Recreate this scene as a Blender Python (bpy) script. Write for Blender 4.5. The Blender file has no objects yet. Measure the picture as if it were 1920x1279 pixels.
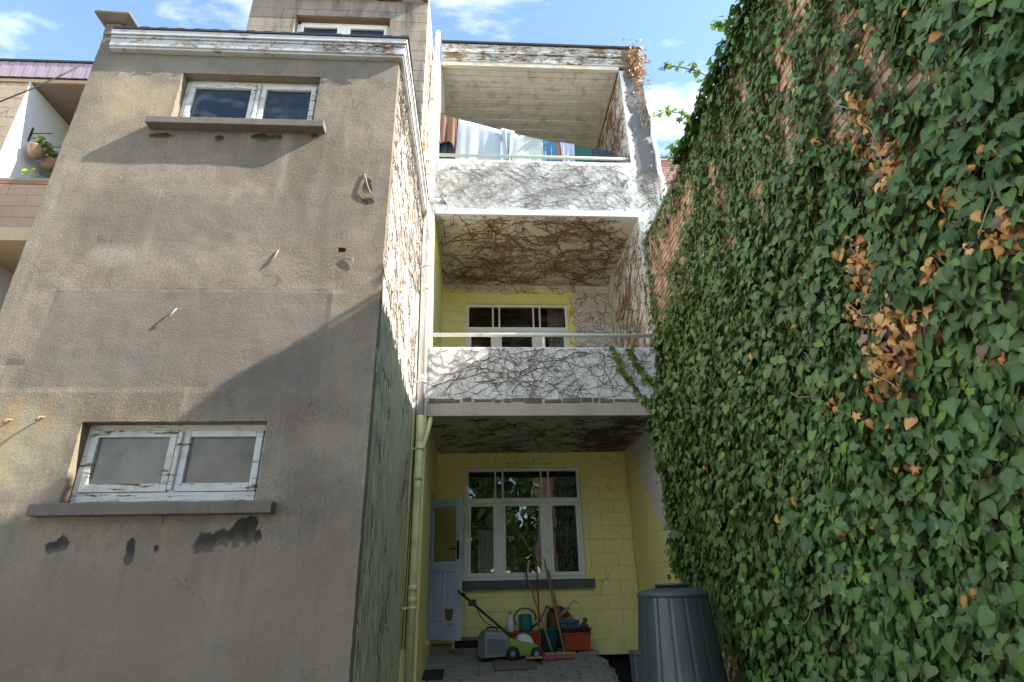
import bpy, math, random
import numpy as np
from mathutils import Vector, Matrix, noise as mnoise
random.seed(7); rng = np.random.default_rng(11)
sc = bpy.context.scene; C = sc.collection
R = math.radians

# ------------------------------------------------------------------ camera
cam_d = bpy.data.cameras.new('camera'); cam = bpy.data.objects.new('camera', cam_d); C.objects.link(cam)
cam_d.sensor_width = 36.0; cam_d.lens = 19.955; cam_d.clip_start = 0.05; cam_d.clip_end = 500
RX = (0.998, -0.056, -0.020); UP = (-0.003, -0.396, 0.918); FW = (0.059, 0.916, 0.396)
fw = Vector(FW).normalized(); rx = (Vector(RX) - fw*Vector(RX).dot(fw)).normalized(); up = rx.cross(fw)
cam.matrix_world = Matrix(((rx.x, up.x, -fw.x, 0), (rx.y, up.y, -fw.y, 0), (rx.z, up.z, -fw.z, 0), (0, 0, 0, 1)))
sc.camera = cam

# ------------------------------------------------------------------ world and sun
SUN_TO = Vector((1.0, -0.19, 0.785)).normalized()
SKY_STRENGTH = 0.12; CLOUD = 6.0
w = bpy.data.worlds.new('World'); sc.world = w; w.use_nodes = True
nt = w.node_tree; nt.nodes.clear()
def WN(t): return nt.nodes.new(t)
sky = WN('ShaderNodeTexSky'); sky.sky_type = 'NISHITA'; sky.sun_disc = False
sky.sun_elevation = math.asin(SUN_TO.z); sky.sun_rotation = math.atan2(SUN_TO.x, SUN_TO.y)
sky.air_density = 1.0; sky.dust_density = 0.1; sky.ozone_density = 1.0
tc = WN('ShaderNodeTexCoord'); sep = WN('ShaderNodeSeparateXYZ'); nt.links.new(tc.outputs['Generated'], sep.inputs[0])
mx = WN('ShaderNodeMath'); mx.operation = 'MAXIMUM'; mx.inputs[1].default_value = 0.08; nt.links.new(sep.outputs[2], mx.inputs[0])
dv = []
for i in (0, 1):
    d = WN('ShaderNodeMath'); d.operation = 'DIVIDE'; nt.links.new(sep.outputs[i], d.inputs[0]); nt.links.new(mx.outputs[0], d.inputs[1]); dv.append(d)
cmb = WN('ShaderNodeCombineXYZ'); nt.links.new(dv[0].outputs[0], cmb.inputs[0]); nt.links.new(dv[1].outputs[0], cmb.inputs[1])
n1 = WN('ShaderNodeTexNoise'); n1.inputs['Scale'].default_value = 2.3; n1.inputs['Detail'].default_value = 9; n1.inputs['Roughness'].default_value = 0.58
mp = WN('ShaderNodeMapping'); mp.inputs['Location'].default_value = (3.45, 1.9, 0); mp.inputs['Scale'].default_value = (0.75, 1.5, 1)
nt.links.new(cmb.outputs[0], mp.inputs[0]); nt.links.new(mp.outputs[0], n1.inputs['Vector'])
cr = WN('ShaderNodeValToRGB'); cr.color_ramp.elements[0].position = 0.485; cr.color_ramp.elements[1].position = 0.74
cr.color_ramp.elements[0].color = (0, 0, 0, 1); cr.color_ramp.elements[1].color = (0.9, 0.9, 0.9, 1)
nt.links.new(n1.outputs['Fac'], cr.inputs[0])
mixc = WN('ShaderNodeMix'); mixc.data_type = 'RGBA'
wbm = WN('ShaderNodeMix'); wbm.data_type = 'RGBA'; wbm.blend_type = 'MULTIPLY'; wbm.inputs[0].default_value = 1.0; wbm.inputs[7].default_value = (0.97, 1.0, 0.93, 1)
nt.links.new(sky.outputs[0], wbm.inputs[6])
nt.links.new(cr.outputs[0], mixc.inputs[0]); nt.links.new(wbm.outputs[2], mixc.inputs[6]); mixc.inputs[7].default_value = (CLOUD, CLOUD, CLOUD*1.02, 1)
bg = WN('ShaderNodeBackground'); bg.inputs[1].default_value = SKY_STRENGTH; nt.links.new(mixc.outputs[2], bg.inputs[0])
wo = WN('ShaderNodeOutputWorld'); nt.links.new(bg.outputs[0], wo.inputs[0])

sd = bpy.data.lights.new('sun', 'SUN'); sd.energy = 4.0; sd.angle = R(0.5); sd.color = (1.0, 0.93, 0.82)
sun = bpy.data.objects.new('sun', sd); C.objects.link(sun)
sun.rotation_euler = (-SUN_TO).to_track_quat('-Z', 'Y').to_euler(); sun.location = (20, -4, 16)

sc.view_settings.view_transform = 'Standard'; sc.view_settings.look = 'None'
sc.view_settings.exposure = 1.97; sc.view_settings.gamma = 1.0; sc.view_settings.use_curve_mapping = False
sc.render.engine = 'CYCLES'
sc.cycles.max_bounces = 7; sc.cycles.diffuse_bounces = 4; sc.cycles.glossy_bounces = 3; sc.cycles.transparent_max_bounces = 10
sc.cycles.use_denoising = True

# ------------------------------------------------------------------ node helper
class Mat:
    def __init__(s, name, rough=0.8, spec=0.3):
        s.m = bpy.data.materials.new(name); s.m.use_nodes = True; s.nt = s.m.node_tree; s.b = s.nt.nodes['Principled BSDF']
        s.b.inputs['Roughness'].default_value = rough; s.b.inputs['Specular IOR Level'].default_value = spec
        s._pos = None
    def N(s, t): return s.nt.nodes.new(t)
    def set(s, sock, v):
        if hasattr(v, 'node'): s.nt.links.new(v, sock)
        else:
            try: sock.default_value = v
            except Exception: sock.default_value = (*v, 1.0)
    def pos(s, scale=(1, 1, 1), obj=False):
        if obj: p = s.N('ShaderNodeTexCoord').outputs['Object']
        else: p = s.N('ShaderNodeNewGeometry').outputs['Position']
        m = s.N('ShaderNodeVectorMath'); m.operation = 'MULTIPLY'; s.nt.links.new(p, m.inputs[0]); m.inputs[1].default_value = scale
        return m.outputs[0]
    def xyz(s, obj=False):
        q = s.N('ShaderNodeSeparateXYZ'); s.nt.links.new(s.pos((1, 1, 1), obj), q.inputs[0]); return q.outputs
    def noise(s, scale, detail=4, rough=0.55, vec=None, dist=0.0):
        n = s.N('ShaderNodeTexNoise'); n.inputs['Scale'].default_value = scale; n.inputs['Detail'].default_value = detail
        n.inputs['Roughness'].default_value = rough; n.inputs['Distortion'].default_value = dist
        s.nt.links.new(vec if vec is not None else s.pos(), n.inputs['Vector']); return n.outputs['Fac']
    def voro(s, scale, vec=None, feat='F1'):
        n = s.N('ShaderNodeTexVoronoi'); n.feature = feat; n.inputs['Scale'].default_value = scale
        s.nt.links.new(vec if vec is not None else s.pos(), n.inputs['Vector']); return n.outputs['Distance']
    def math(s, op, a, b=0.0, clamp=False):
        n = s.N('ShaderNodeMath'); n.operation = op; n.use_clamp = clamp; s.set(n.inputs[0], a); s.set(n.inputs[1], b); return n.outputs[0]
    def step(s, v, lo, hi):
        n = s.N('ShaderNodeMapRange'); n.interpolation_type = 'SMOOTHSTEP'
        s.set(n.inputs[0], v); n.inputs[1].default_value = lo; n.inputs[2].default_value = hi; return n.outputs[0]
    def mix(s, f, a, b):
        n = s.N('ShaderNodeMix'); n.data_type = 'RGBA'; s.set(n.inputs[0], f)
        for i, c in ((6, a), (7, b)):
            if hasattr(c, 'node'): s.nt.links.new(c, n.inputs[i])
            else: n.inputs[i].default_value = (*c, 1.0)
        return n.outputs[2]
    def mul(s, c, v):
        n = s.N('ShaderNodeMix'); n.data_type = 'RGBA'; n.blend_type = 'MULTIPLY'; n.inputs[0].default_value = 1.0
        for i, q in ((6, c), (7, v)):
            if hasattr(q, 'node'): s.nt.links.new(q, n.inputs[i])
            else: n.inputs[i].default_value = (*q, 1.0)
        return n.outputs[2]
    def color(s, c): s.set(s.b.inputs['Base Color'], c if hasattr(c, 'node') else (*c, 1.0)); return s
    def bump(s, h, dist=0.005, strength=1.0):
        n = s.N('ShaderNodeBump'); n.inputs['Distance'].default_value = dist; n.inputs['Strength'].default_value = strength
        s.set(n.inputs['Height'], h); s.nt.links.new(n.outputs[0], s.b.inputs['Normal']); return s
    def ell(s, u, v, u0, v0, ru, rv, nz=None, amp=0.8, lo=0.7, hi=1.1):
        a = s.math('DIVIDE', s.math('SUBTRACT', u, u0), ru); b = s.math('DIVIDE', s.math('SUBTRACT', v, v0), rv)
        d = s.math('SQRT', s.math('ADD', s.math('MULTIPLY', a, a), s.math('MULTIPLY', b, b)))
        if nz is not None: d = s.math('ADD', d, s.math('MULTIPLY', s.math('SUBTRACT', nz, 0.5), amp))
        return s.math('SUBTRACT', 1.0, s.step(d, lo, hi))

def plain(name, col, rough=0.6, var=0.12, scale=9.0, spec=0.35, bump=0.0, obj=True, dirt=None, metal=0.0):
    m = Mat(name, rough, spec); v = m.pos(obj=obj)
    n = m.noise(scale, 5, 0.6, v)
    a = tuple(c*(1-var) for c in col); b = tuple(min(1, c*(1+var)) for c in col)
    c = m.mix(n, a, b)
    if dirt: c = m.mix(m.step(m.noise(scale*0.45, 6, 0.7, v), 0.52, 0.72), c, dirt)
    m.color(c); m.b.inputs['Metallic'].default_value = metal
    m.set(m.b.inputs['Roughness'], m.math('ADD', m.math('MULTIPLY', m.noise(scale*2, 3, 0.5, v), 0.25), rough-0.12))
    if bump: m.bump(m.noise(scale*6, 3, 0.6, v), bump)
    return m.m

# grey roughcast of the rear extension -------------------------------------------------
def mat_render():
    m = Mat('grey_roughcast', 0.92, 0.15); x, y, z = m.xyz()
    big = m.noise(0.9, 6, 0.62); med = m.noise(4.5, 6, 0.65); fine = m.noise(70, 3, 0.65)
    streak = m.noise(1.0, 5, 0.6, m.pos((6, 6, 0.7)))
    c = m.mix(m.step(big, 0.35, 0.66), (0.175, 0.140, 0.104), (0.298, 0.246, 0.187))
    c = m.mix(m.math('MULTIPLY', m.step(med, 0.48, 0.70), 0.65), c, (0.185, 0.160, 0.130))
    c = m.mix(m.math('MULTIPLY', m.step(streak, 0.52, 0.75), 0.4), c, (0.40, 0.355, 0.30))
    c = m.mix(m.math('MULTIPLY', m.step(fine, 0.50, 0.72), 0.30), c, (0.46, 0.42, 0.36))
    c = m.mix(m.math('MULTIPLY', m.step(fine, 0.50, 0.30), 0.45), c, (0.15, 0.13, 0.11))
    # smoother, browner lower coat, darkened further to deepen its shade, and the sooty top band
    low = m.step(m.math('ADD', z, m.math('MULTIPLY', big, 0.5)), 1.0, 0.1)
    c = m.mix(m.math('MULTIPLY', low, 0.6), c, (0.225, 0.178, 0.130))
    nz = m.noise(11, 7, 0.72, None, 0.6); nzs = m.noise(2.6, 5, 0.65, m.pos((1.6, 1.6, 0.7)))
    pe = m.math('MULTIPLY', m.math('SUBTRACT', m.noise(9, 4, .6), .5), .05)
    xq = m.math('ADD', x, pe); zq = m.math('ADD', z, pe)
    pm = m.math('MULTIPLY', m.math('MULTIPLY', m.step(xq, -3.49, -3.46), m.step(xq, -1.21, -1.24)), m.math('MULTIPLY', m.step(zq, 1.42, 1.45), m.step(zq, 2.29, 2.26)))
    c = m.mix(m.math('MULTIPLY', pm, .6), c, (0.185, 0.168, 0.145))
    le = m.math('MULTIPLY', m.math('MULTIPLY', m.step(xq, -3.6, -3.4), m.step(xq, -1.0, -1.25)), m.math('MULTIPLY', m.step(zq, 2.26, 2.285), m.step(zq, 2.32, 2.29)))
    c = m.mix(m.math('MULTIPLY', le, .3), c, (0.46, 0.42, 0.36))
    ck = m.N('ShaderNodeTexVoronoi'); ck.feature = 'DISTANCE_TO_EDGE'; ck.inputs['Scale'].default_value = 1.1
    dvv = m.N('ShaderNodeVectorMath'); dvv.operation = 'ADD'; nn_ = m.N('ShaderNodeTexNoise'); nn_.inputs['Scale'].default_value = 5; nn_.inputs['Detail'].default_value = 6
    m.nt.links.new(m.pos(), nn_.inputs['Vector']); sc_ = m.N('ShaderNodeVectorMath'); sc_.operation = 'SCALE'; sc_.inputs['Scale'].default_value = .45; m.nt.links.new(nn_.outputs['Color'], sc_.inputs[0])
    m.nt.links.new(m.pos((1, 0, 1)), dvv.inputs[0]); m.nt.links.new(sc_.outputs[0], dvv.inputs[1]); m.nt.links.new(dvv.outputs[0], ck.inputs['Vector'])
    crk = m.math('MULTIPLY', m.step(ck.outputs['Distance'], .007, .002), m.step(m.noise(1.7, 3, .5), .56, .62))
    c = m.mix(m.math('MULTIPLY', crk, .45), c, (0.07, 0.06, 0.05))
    # dark damp mottling at mid height
    dm = m.ell(x, z, -2.4, 3.0, 1.9, 0.35, nzs, 1.6, 0.3, 1.1); c = m.mix(m.math('MULTIPLY', dm, 0.55), c, (0.165, 0.148, 0.125))
    dm = m.ell(x, z, -3.0, 1.63, 0.9, 0.18, nzs, 1.6, 0.2, 1.1); c = m.mix(m.math('MULTIPLY', dm, 0.4), c, (0.17, 0.155, 0.13))
    # yellow-green lichen and rust around the old anchors
    for (u, v, ru, rv, col, k) in ((-3.35, 4.36, .33, .34, (0.46, 0.35, 0.22), .55), (-3.05, 4.33, .20, .3, (0.46, 0.36, 0.23), .45), (-3.30, 1.05, .40, .42, (0.40, 0.36, 0.24), .6),
                              (-3.45, 1.20, .10, .26, (0.40, 0.25, 0.13), .5), (-3.21, 1.2, .07, .22, (0.38, 0.25, 0.13), .45), (-3.55, .85, .25, .4, (0.44, 0.34, 0.20), .55), (-3.05, 2.62, .30, .12, (0.38, 0.34, 0.29), .5)):
        c = m.mix(m.math('MULTIPLY', m.ell(x, z, u, v, ru, rv, nzs, 1.7, 0.25, 1.15), k), c, col)
    blk = None
    # flaked black coat below the sills, the twig's shadow painted beside it, with run marks
    for (u, v, ru, rv) in ((-2.89, .30, .05, .045), (-2.83, .325, .045, .07), (-1.88, .32, .09, .07), (-1.76, .355, .08, .065), (-1.66, .38, .07, .10), (-1.585, .395, .055, .12), (-1.53, .36, .03, .06), (-2.37, .27, .035, .10), (-2.2, .28, .02, .03),
                           (-2.95, 3.915, .12, .04), (-2.43, 3.90, .05, .045), (-2.05, 3.925, .10, .05), (-1.92, 3.93, .07, .04), (-1.56, 3.96, .04, .03), (-1.02, 3.38, .05, .10), (-1.0, 3.22, .06, .05)):
        run = m.ell(x, z, u-.01, v-rv*2.2, ru*.95, rv*3.2, nzs, 0.9, 0.2, 1.0); c = m.mix(m.math('MULTIPLY', run, 0.5), c, (0.19, 0.150, 0.11))
        e1 = m.ell(x, z, u, v, ru, rv, nz, 2.4, 0.66, 1.0); blk = e1 if blk is None else m.math('MAXIMUM', blk, e1)
        c = m.mix(m.math('MULTIPLY', e1, m.math('ADD', 0.45, m.math('MULTIPLY', m.step(z, v-rv*1.0, v+rv*.25), .5))), c, (0.036, 0.033, 0.031))
    und = m.math('MULTIPLY', m.math('MULTIPLY', m.step(z, 0.2, 0.52), m.step(z, 0.56, 0.5)), m.step(nzs, .42, .6)); c = m.mix(m.math('MULTIPLY', und, 0.45), c, (0.12, 0.105, 0.085))
    rn = m.noise(1.0, 6, 0.65, m.pos((9, 9, 0.45))); c = m.mix(m.math('MULTIPLY', m.step(rn, .56, .70), .35), c, (0.17, 0.145, 0.115))
    c = m.mix(m.math('MULTIPLY', m.math('MULTIPLY', m.step(m.math('ADD', z, m.math('MULTIPLY', nzs, .7)), 4.9, 5.3), 1.0), .45), c, (0.16, 0.145, 0.125))
    c = m.mix(m.math('MULTIPLY', m.step(m.noise(16, 6, .75), .60, .72), .5), c, (0.13, 0.112, 0.09))
    m.color(c)
    lowb = m.math('SUBTRACT', 1.0, m.math('MULTIPLY', m.step(z, 1.4, 0.9), 0.72))
    h = m.math('ADD', m.math('MULTIPLY', m.noise(80, 5, 0.75), 1.1), m.math('MULTIPLY', m.noise(26, 3, .6), 0.5))
    h = m.math('ADD', m.math('MULTIPLY', h, lowb), m.math('MULTIPLY', med, 0.9))
    h = m.math('SUBTRACT', h, m.math('MULTIPLY', blk, 0.8))
    m.bump(h, 0.012, 0.85)
    return m.m

def mat_side():
    # weathered paint: white above, pale green below, bare grey streaks through both
    m = Mat('peeling_side_paint', 0.85, 0.2); x, y, z = m.xyz()
    big = m.noise(1.3, 5, 0.6)
    fl = m.noise(1.0, 7, 0.68, m.pos((30, 30, 3.2)))
    lim = m.math('ADD', z, m.math('ADD', m.math('MULTIPLY', m.math('SUBTRACT', fl, 0.5), 0.5), m.math('MULTIPLY', m.math('SUBTRACT', y, 4.3), 0.10)))
    wg = m.step(lim, 2.30, 2.38)
    white = m.mix(m.noise(9, 4, 0.6), (0.62, 0.59, 0.54), (0.80, 0.79, 0.76))
    green = m.mix(m.noise(5, 5, 0.6), (0.58, 0.59, 0.34), (0.68, 0.68, 0.45))
    c = m.mix(wg, green, white)
    bare_lo = m.step(fl, 0.47, 0.55); nearcorner = m.step(y, 6.2, 4.4)
    c = m.mix(m.math('MULTIPLY', m.math('MULTIPLY', bare_lo, m.math('SUBTRACT', 1.0, wg)), m.math('ADD', m.math('MULTIPLY', nearcorner, 0.65), 0.3)), c, (0.21, 0.235, 0.23))
    c = m.mix(m.math('MULTIPLY', m.math('MULTIPLY', m.step(m.noise(1.0, 7, 0.7, m.pos((46, 46, 7))), 0.60, 0.68), wg), 0.7), c, (0.30, 0.24, 0.19))
    c = m.mix(m.math('MULTIPLY', m.step(big, 0.55, 0.75), 0.25), c, (0.25, 0.22, 0.17))
    m.color(c); m.bump(m.math('ADD', fl, m.math('MULTIPLY', m.noise(40, 3, .6), 0.5)), 0.008, 0.7)
    return m.m

def mat_white_plaster(name, tone=(0.70, 0.69, 0.66), bare=(0.26, 0.25, 0.235), bare_at=0.62, dirt=0.35, greyside=False):
    m = Mat(name, 0.85, 0.2); x, y, z = m.xyz()
    med = m.noise(3.4, 7, 0.66); big = m.noise(0.8, 5, 0.6); f = m.noise(30, 4, 0.65)
    c = m.mix(f, tuple(t*0.82 for t in tone), tuple(min(.86, t*1.1) for t in tone))
    c = m.mix(m.math('MULTIPLY', m.step(m.noise(2.1, 6, 0.7), 0.48, 0.72), dirt), c, (0.40, 0.34, 0.27))
    c = m.mix(m.step(med, bare_at, bare_at+0.025), c, m.mix(f, tuple(b*0.75 for b in bare), tuple(b*1.2 for b in bare)))
    if greyside:   # bare cement down the outer half of the party wall
        g = m.math('ADD', m.math('MULTIPLY', m.step(x, 2.40, 2.52), 0.22), med)
        zz = m.math('MULTIPLY', m.step(z, 5.35, 6.0), m.step(x, 2.36, 2.45))
        c = m.mix(m.math('MULTIPLY', m.step(g, 0.60, 0.63), zz), c, m.mix(f, (0.10, 0.10, 0.102), (0.19, 0.19, 0.192)))
    m.color(c); m.bump(m.math('ADD', m.math('MULTIPLY', f, 0.6), m.math('MULTIPLY', m.step(med, bare_at, bare_at+.03), -0.9)), 0.006, 0.8)
    return m.m

def mat_yellow(name='yellow_block_paint', party=False, upper=False):
    m = Mat(name, 0.7, 0.3); x, y, z = m.xyz()
    n = m.noise(3.0, 6, 0.62); f = m.noise(45, 3, 0.6)
    c = m.mix(n, (0.76, 0.675, 0.26), (0.83, 0.755, 0.345))
    c = m.mix(m.math('MULTIPLY', m.step(m.noise(1.1, 6, 0.7), 0.52, 0.74), 0.3), c, (0.36, 0.33, 0.13))
    c = m.mix(m.step(m.noise(9, 6, 0.75), 0.69, 0.72), c, (0.30, 0.26, 0.13))
    white = m.mix(f, (0.56, 0.51, 0.47), (0.74, 0.70, 0.66))
    if party:
        e = m.math('ADD', z, m.math('ADD', m.math('MULTIPLY', m.math('SUBTRACT', y, 8.3), -0.97), m.math('MULTIPLY', m.math('SUBTRACT', n, .5), 0.7)))
        c = m.mix(m.math('MAXIMUM', m.step(e, 1.30, 1.40), m.step(z, 2.4, 2.6)), c, white)
    if upper:
        rr = m.math('ADD', m.math('MULTIPLY', m.math('SUBTRACT', n, .5), 0.25), x)
        k = m.math('MAXIMUM', m.step(rr, 1.68, 1.74), m.step(m.math('ADD', z, m.math('MULTIPLY', m.math('SUBTRACT', n, .5), 0.3)), 4.93, 5.0))
        c = m.mix(k, c, white)
    m.color(c); m.bump(m.math('ADD', m.math('MULTIPLY', f, 0.5), n), 0.004, 0.7)
    return m.m

def mat_wood_white(name, tone=(0.66, 0.655, 0.64), grime=(0.10, 0.06, 0.035), amt=0.57, dirs=(5, 5, 40)):
    m = Mat(name, 0.7, 0.3); v = m.pos(dirs)
    fl = m.noise(1.0, 7, 0.7, v); d = m.noise(5, 6, 0.7)
    c = m.mix(m.noise(14, 4, 0.6), tuple(t*0.85 for t in tone), tuple(min(.85, t*1.1) for t in tone))
    c = m.mix(m.math('MULTIPLY', m.step(d, 0.46, 0.70), 0.62), c, (0.40, 0.31, 0.20))
    c = m.mix(m.step(m.math('ADD', fl, m.math('MULTIPLY', m.math('SUBTRACT', d, .5), .35)), amt, amt+0.035), c, grime)
    m.color(c); m.bump(m.math('SUBTRACT', 1.0, m.step(fl, amt-0.03, amt+0.04)), 0.003, 0.9)
    return m.m

def mat_blocks(name, a, b, dark, k=0.5):
    m = Mat(name, 0.92, 0.15); n = m.noise(2.0, 6, 0.65); f = m.noise(50, 4, 0.7)
    st = m.noise(1.0, 5, 0.65, m.pos((4, 4, 0.8)))
    c = m.mix(n, a, b); c = m.mix(m.math('MULTIPLY', m.step(m.math('ADD', m.math('MULTIPLY', st, .6), m.math('MULTIPLY', f, .4)), 0.46, 0.64), k), c, dark)
    c = m.mix(m.math('MULTIPLY', m.step(f, .52, .7), .3), c, tuple(min(1, q*1.35) for q in b))
    m.color(c); m.bump(m.math('ADD', f, n), 0.006, 0.9); return m.m

def mat_glass(name, tint=(0.02, 0.022, 0.024), clear=0.75, rough=0.0, wav=0.0):
    m = Mat(name); nt_ = m.nt; nt_.nodes.remove(m.b)
    fr = m.N('ShaderNodeFresnel'); fr.inputs[0].default_value = 1.5
    gl = m.N('ShaderNodeBsdfGlossy'); gl.inputs['Roughness'].default_value = rough; gl.inputs['Color'].default_value = (.95, .97, 1, 1)
    tr = m.N('ShaderNodeBsdfTransparent'); tr.inputs[0].default_value = (clear, clear, clear, 1)
    if wav:
        bp = m.N('ShaderNodeBump'); bp.inputs['Distance'].default_value = wav; m.set(bp.inputs['Height'], m.noise(2.2, 2, 0.5))
        nt_.links.new(bp.outputs[0], gl.inputs['Normal'])
    mxs = m.N('ShaderNodeMixShader'); f2 = m.math('ADD', m.math('MULTIPLY', fr.outputs[0], 1.15), 0.02, True)
    nt_.links.new(f2, mxs.inputs[0]); nt_.links.new(tr.outputs[0], mxs.inputs[1]); nt_.links.new(gl.outputs[0], mxs.inputs[2])
    nt_.links.new(mxs.outputs[0], nt_.nodes['Material Output'].inputs[0]); return m.m

def mat_frosted():
    m = Mat('frosted_glass', 0.28, 0.7)
    n = m.noise(2.3, 4, 0.6); f = m.noise(90, 2, 0.6)
    c = m.mix(m.step(n, .35, .65), (0.105, 0.085, 0.07), (0.19, 0.158, 0.13)); m.color(c)
    m.bump(m.math('ADD', m.math('MULTIPLY', f, .5), n), 0.004, 0.6); return m.m

def mat_leaf(name):
    m = Mat(name, 0.43, 0.45)
    a = m.N('ShaderNodeAttribute'); a.attribute_name = 'leafcol'
    c = m.mul(a.outputs['Color'], m.mix(m.noise(30, 3, .6), (.8, .8, .8), (1.15, 1.15, 1.15)))
    m.color(c)
    tl = m.N('ShaderNodeBsdfTranslucent'); m.nt.links.new(c, tl.inputs[0])
    ms = m.N('ShaderNodeMixShader'); ms.inputs[0].default_value = 0.22
    m.nt.links.new(m.b.outputs[0], ms.inputs[1]); m.nt.links.new(tl.outputs[0], ms.inputs[2])
    m.nt.links.new(ms.outputs[0], m.nt.nodes['Material Output'].inputs[0]); return m.m

def mat_brick(name, a, b, c3):
    m = Mat(name, 0.9, 0.2); oi = m.N('ShaderNodeObjectInfo').outputs['Random']
    n = m.noise(2.2, 5, .6); q = m.noise(1.0, 1, .5, m.pos((4.5, 4.5, 13)))
    t = m.math('ADD', m.math('MULTIPLY', oi, .4), m.math('MULTIPLY', q, .6))
    c = m.mix(t, a, b); c = m.mix(m.math('MULTIPLY', m.step(n, .5, .7), .6), c, c3)
    m.color(m.mul(c, m.mix(m.noise(60, 3, .6), (.75, .75, .75), (1.2, 1.2, 1.2)))); m.bump(m.noise(40, 4, .65), .004); return m.m

M = {}
M['render'] = mat_render(); M['side'] = mat_side()
M['plaster'] = mat_white_plaster('white_plaster', (0.68, 0.675, 0.67), bare_at=0.63, dirt=0.3)
M['plaster2'] = mat_white_plaster('white_plaster_flaking', (0.74, 0.735, 0.72), (0.33, 0.29, 0.235), 0.60, 0.2)
M['plaster_end'] = mat_white_plaster('party_wall_plaster', (0.68, 0.67, 0.65), (0.33, 0.32, 0.31), 0.62, 0.35, True)
M['ceil2'] = mat_white_plaster('creamy_ceiling', (0.68, 0.62, 0.53), (0.45, 0.38, 0.29), 0.64, 0.45)
M['ceil1'] = mat_white_plaster('olive_ceiling', (0.50, 0.48, 0.34), (0.28, 0.26, 0.15), 0.56, 0.6)  # darker, greener tone than the ceiling above
M['yellow'] = mat_yellow(); M['yellow_party'] = mat_yellow('yellow_party_paint', True); M['yellow_up'] = mat_yellow('yellow_upper_paint', False, True)
M['woodwhite'] = mat_wood_white('peeling_white_wood', (0.58, 0.57, 0.55), grime=(0.15, .09, .05), amt=0.59); M['cornice'] = mat_wood_white('peeling_white_cornice', (0.49, 0.50, 0.51), (0.16, 0.135, 0.11), 0.60, (4, 4, 26))
M['fascia'] = mat_wood_white('peeling_fascia', (0.50, 0.50, 0.50), (0.13, 0.105, 0.085), 0.52, (3, 3, 22))
M['ledge'] = mat_blocks('beige_ledge', (0.42, 0.36, 0.29), (0.52, 0.46, 0.38), (0.24, 0.2, .16), .4)
M['upvc'] = plain('white_window_plastic', (0.74, 0.74, 0.73), 0.4, 0.05, 6, dirt=(0.55, 0.53, 0.48))
M['soffit'] = plain('cream_soffit_board', (0.60, 0.545, 0.46), 0.7, 0.1, 5, dirt=(0.50, 0.43, 0.33))
M['soffit_dirt'] = mat_wood_white('soffit_boards', (0.79, 0.77, 0.73), (0.16, 0.10, 0.06), 0.70, (2.2, 30, 5))
M['tower'] = mat_blocks('sooty_concrete_block', (0.225, 0.19, 0.152), (0.305, 0.262, 0.213), (0.085, 0.078, 0.07), 0.95)
M['tower_side'] = plain('cream_render', (0.62, 0.53, 0.42), 0.85, 0.1, 4, bump=.002, obj=False)
M['tmortar'] = plain('tower_mortar', (0.17, 0.147, 0.12), 0.95, 0.2, 12, bump=.003, obj=False)
M['mortar'] = plain('mortar', (0.30, 0.27, 0.23), 0.95, 0.2, 12, bump=.003, obj=False)
M['yellow_joint'] = plain('yellow_joint', (0.71, 0.635, 0.25), 0.9, 0.2, 12, obj=False)
M['sill'] = mat_blocks('concrete_sill', (0.135, 0.115, 0.096), (0.21, 0.18, 0.152), (0.07, 0.06, 0.05), 0.6)
M['sill_brick'] = mat_brick('slate_brick', (0.085, 0.095, 0.105), (0.15, 0.16, 0.165), (0.07, 0.075, 0.08))
M['roofing'] = plain('roofing_felt', (0.03, 0.03, 0.032), 0.8, 0.3, 14)
M['dark'] = plain('dark_interior', (0.030, 0.026, 0.024), 0.9, 0.2, 3)  # near-black colour stands in for the darkness of unlit interiors
M['room'] = plain('room_plaster', (0.11, 0.095, 0.08), 0.9, 0.2, 3)
M['glass'] = mat_glass('clear_glass', clear=.80, wav=0.004); M['glass_door'] = mat_glass('door_glass', clear=.93)
M['frosted'] = mat_frosted(); M['glass_dark'] = mat_glass('dark_pane', clear=.5, wav=.01)
M['pipe_w'] = plain('white_pipe', (0.72, 0.70, 0.66), 0.5, 0.07, 7, dirt=(0.48, 0.43, 0.36), obj=False)
M['pipe_y'] = plain('yellow_pipe', (0.70, 0.67, 0.33), 0.5, 0.07, 7, dirt=(0.42, 0.40, 0.2), obj=False)
M['rail_w'] = plain('white_rail', (0.70, 0.69, 0.66), 0.45, 0.07, 9, dirt=(0.40, 0.30, 0.2), obj=False)
M['rail_g'] = plain('grey_green_rail', (0.42, 0.47, 0.43), 0.5, 0.1, 9, dirt=(0.36, 0.36, 0.30), obj=False)
M['cable'] = plain('black_cable', (0.03, 0.03, 0.03), 0.6)
M['vine'] = plain('dead_vine', (0.23, 0.14, 0.08), 0.9, 0.35, 6, obj=False); M['vine_pale'] = plain('bleached_vine', (0.33, 0.245, 0.175), 0.9, 0.3, 6, obj=False)
M['vine_dark'] = plain('dark_vine', (0.11, 0.09, 0.06), 0.9, 0.3, 6, obj=False); M['vine_grey'] = plain('grey_vine_root', (0.30, 0.25, 0.21), 0.9, 0.35, 5, obj=False)
M['leaf'] = mat_leaf('ivy_leaf')
M['brick'] = mat_brick('orange_brick', (0.54, 0.31, 0.20), (0.64, 0.42, 0.30), (0.62, 0.48, 0.37))
M['pinkbrick'] = mat_brick('pink_brick', (0.40, 0.19, 0.18), (0.48, 0.25, 0.24), (0.42, 0.30, 0.29))
M['coping'] = plain('stone_coping', (0.22, 0.21, 0.19), 0.9, 0.25, 8, bump=.003)
M['purple'] = plain('mauve_sheet', (0.335, 0.25, 0.31), 0.5, 0.08, 3); M['bluecap'] = plain('blue_grey_capping', (0.14, 0.20, 0.25), 0.5)
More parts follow.
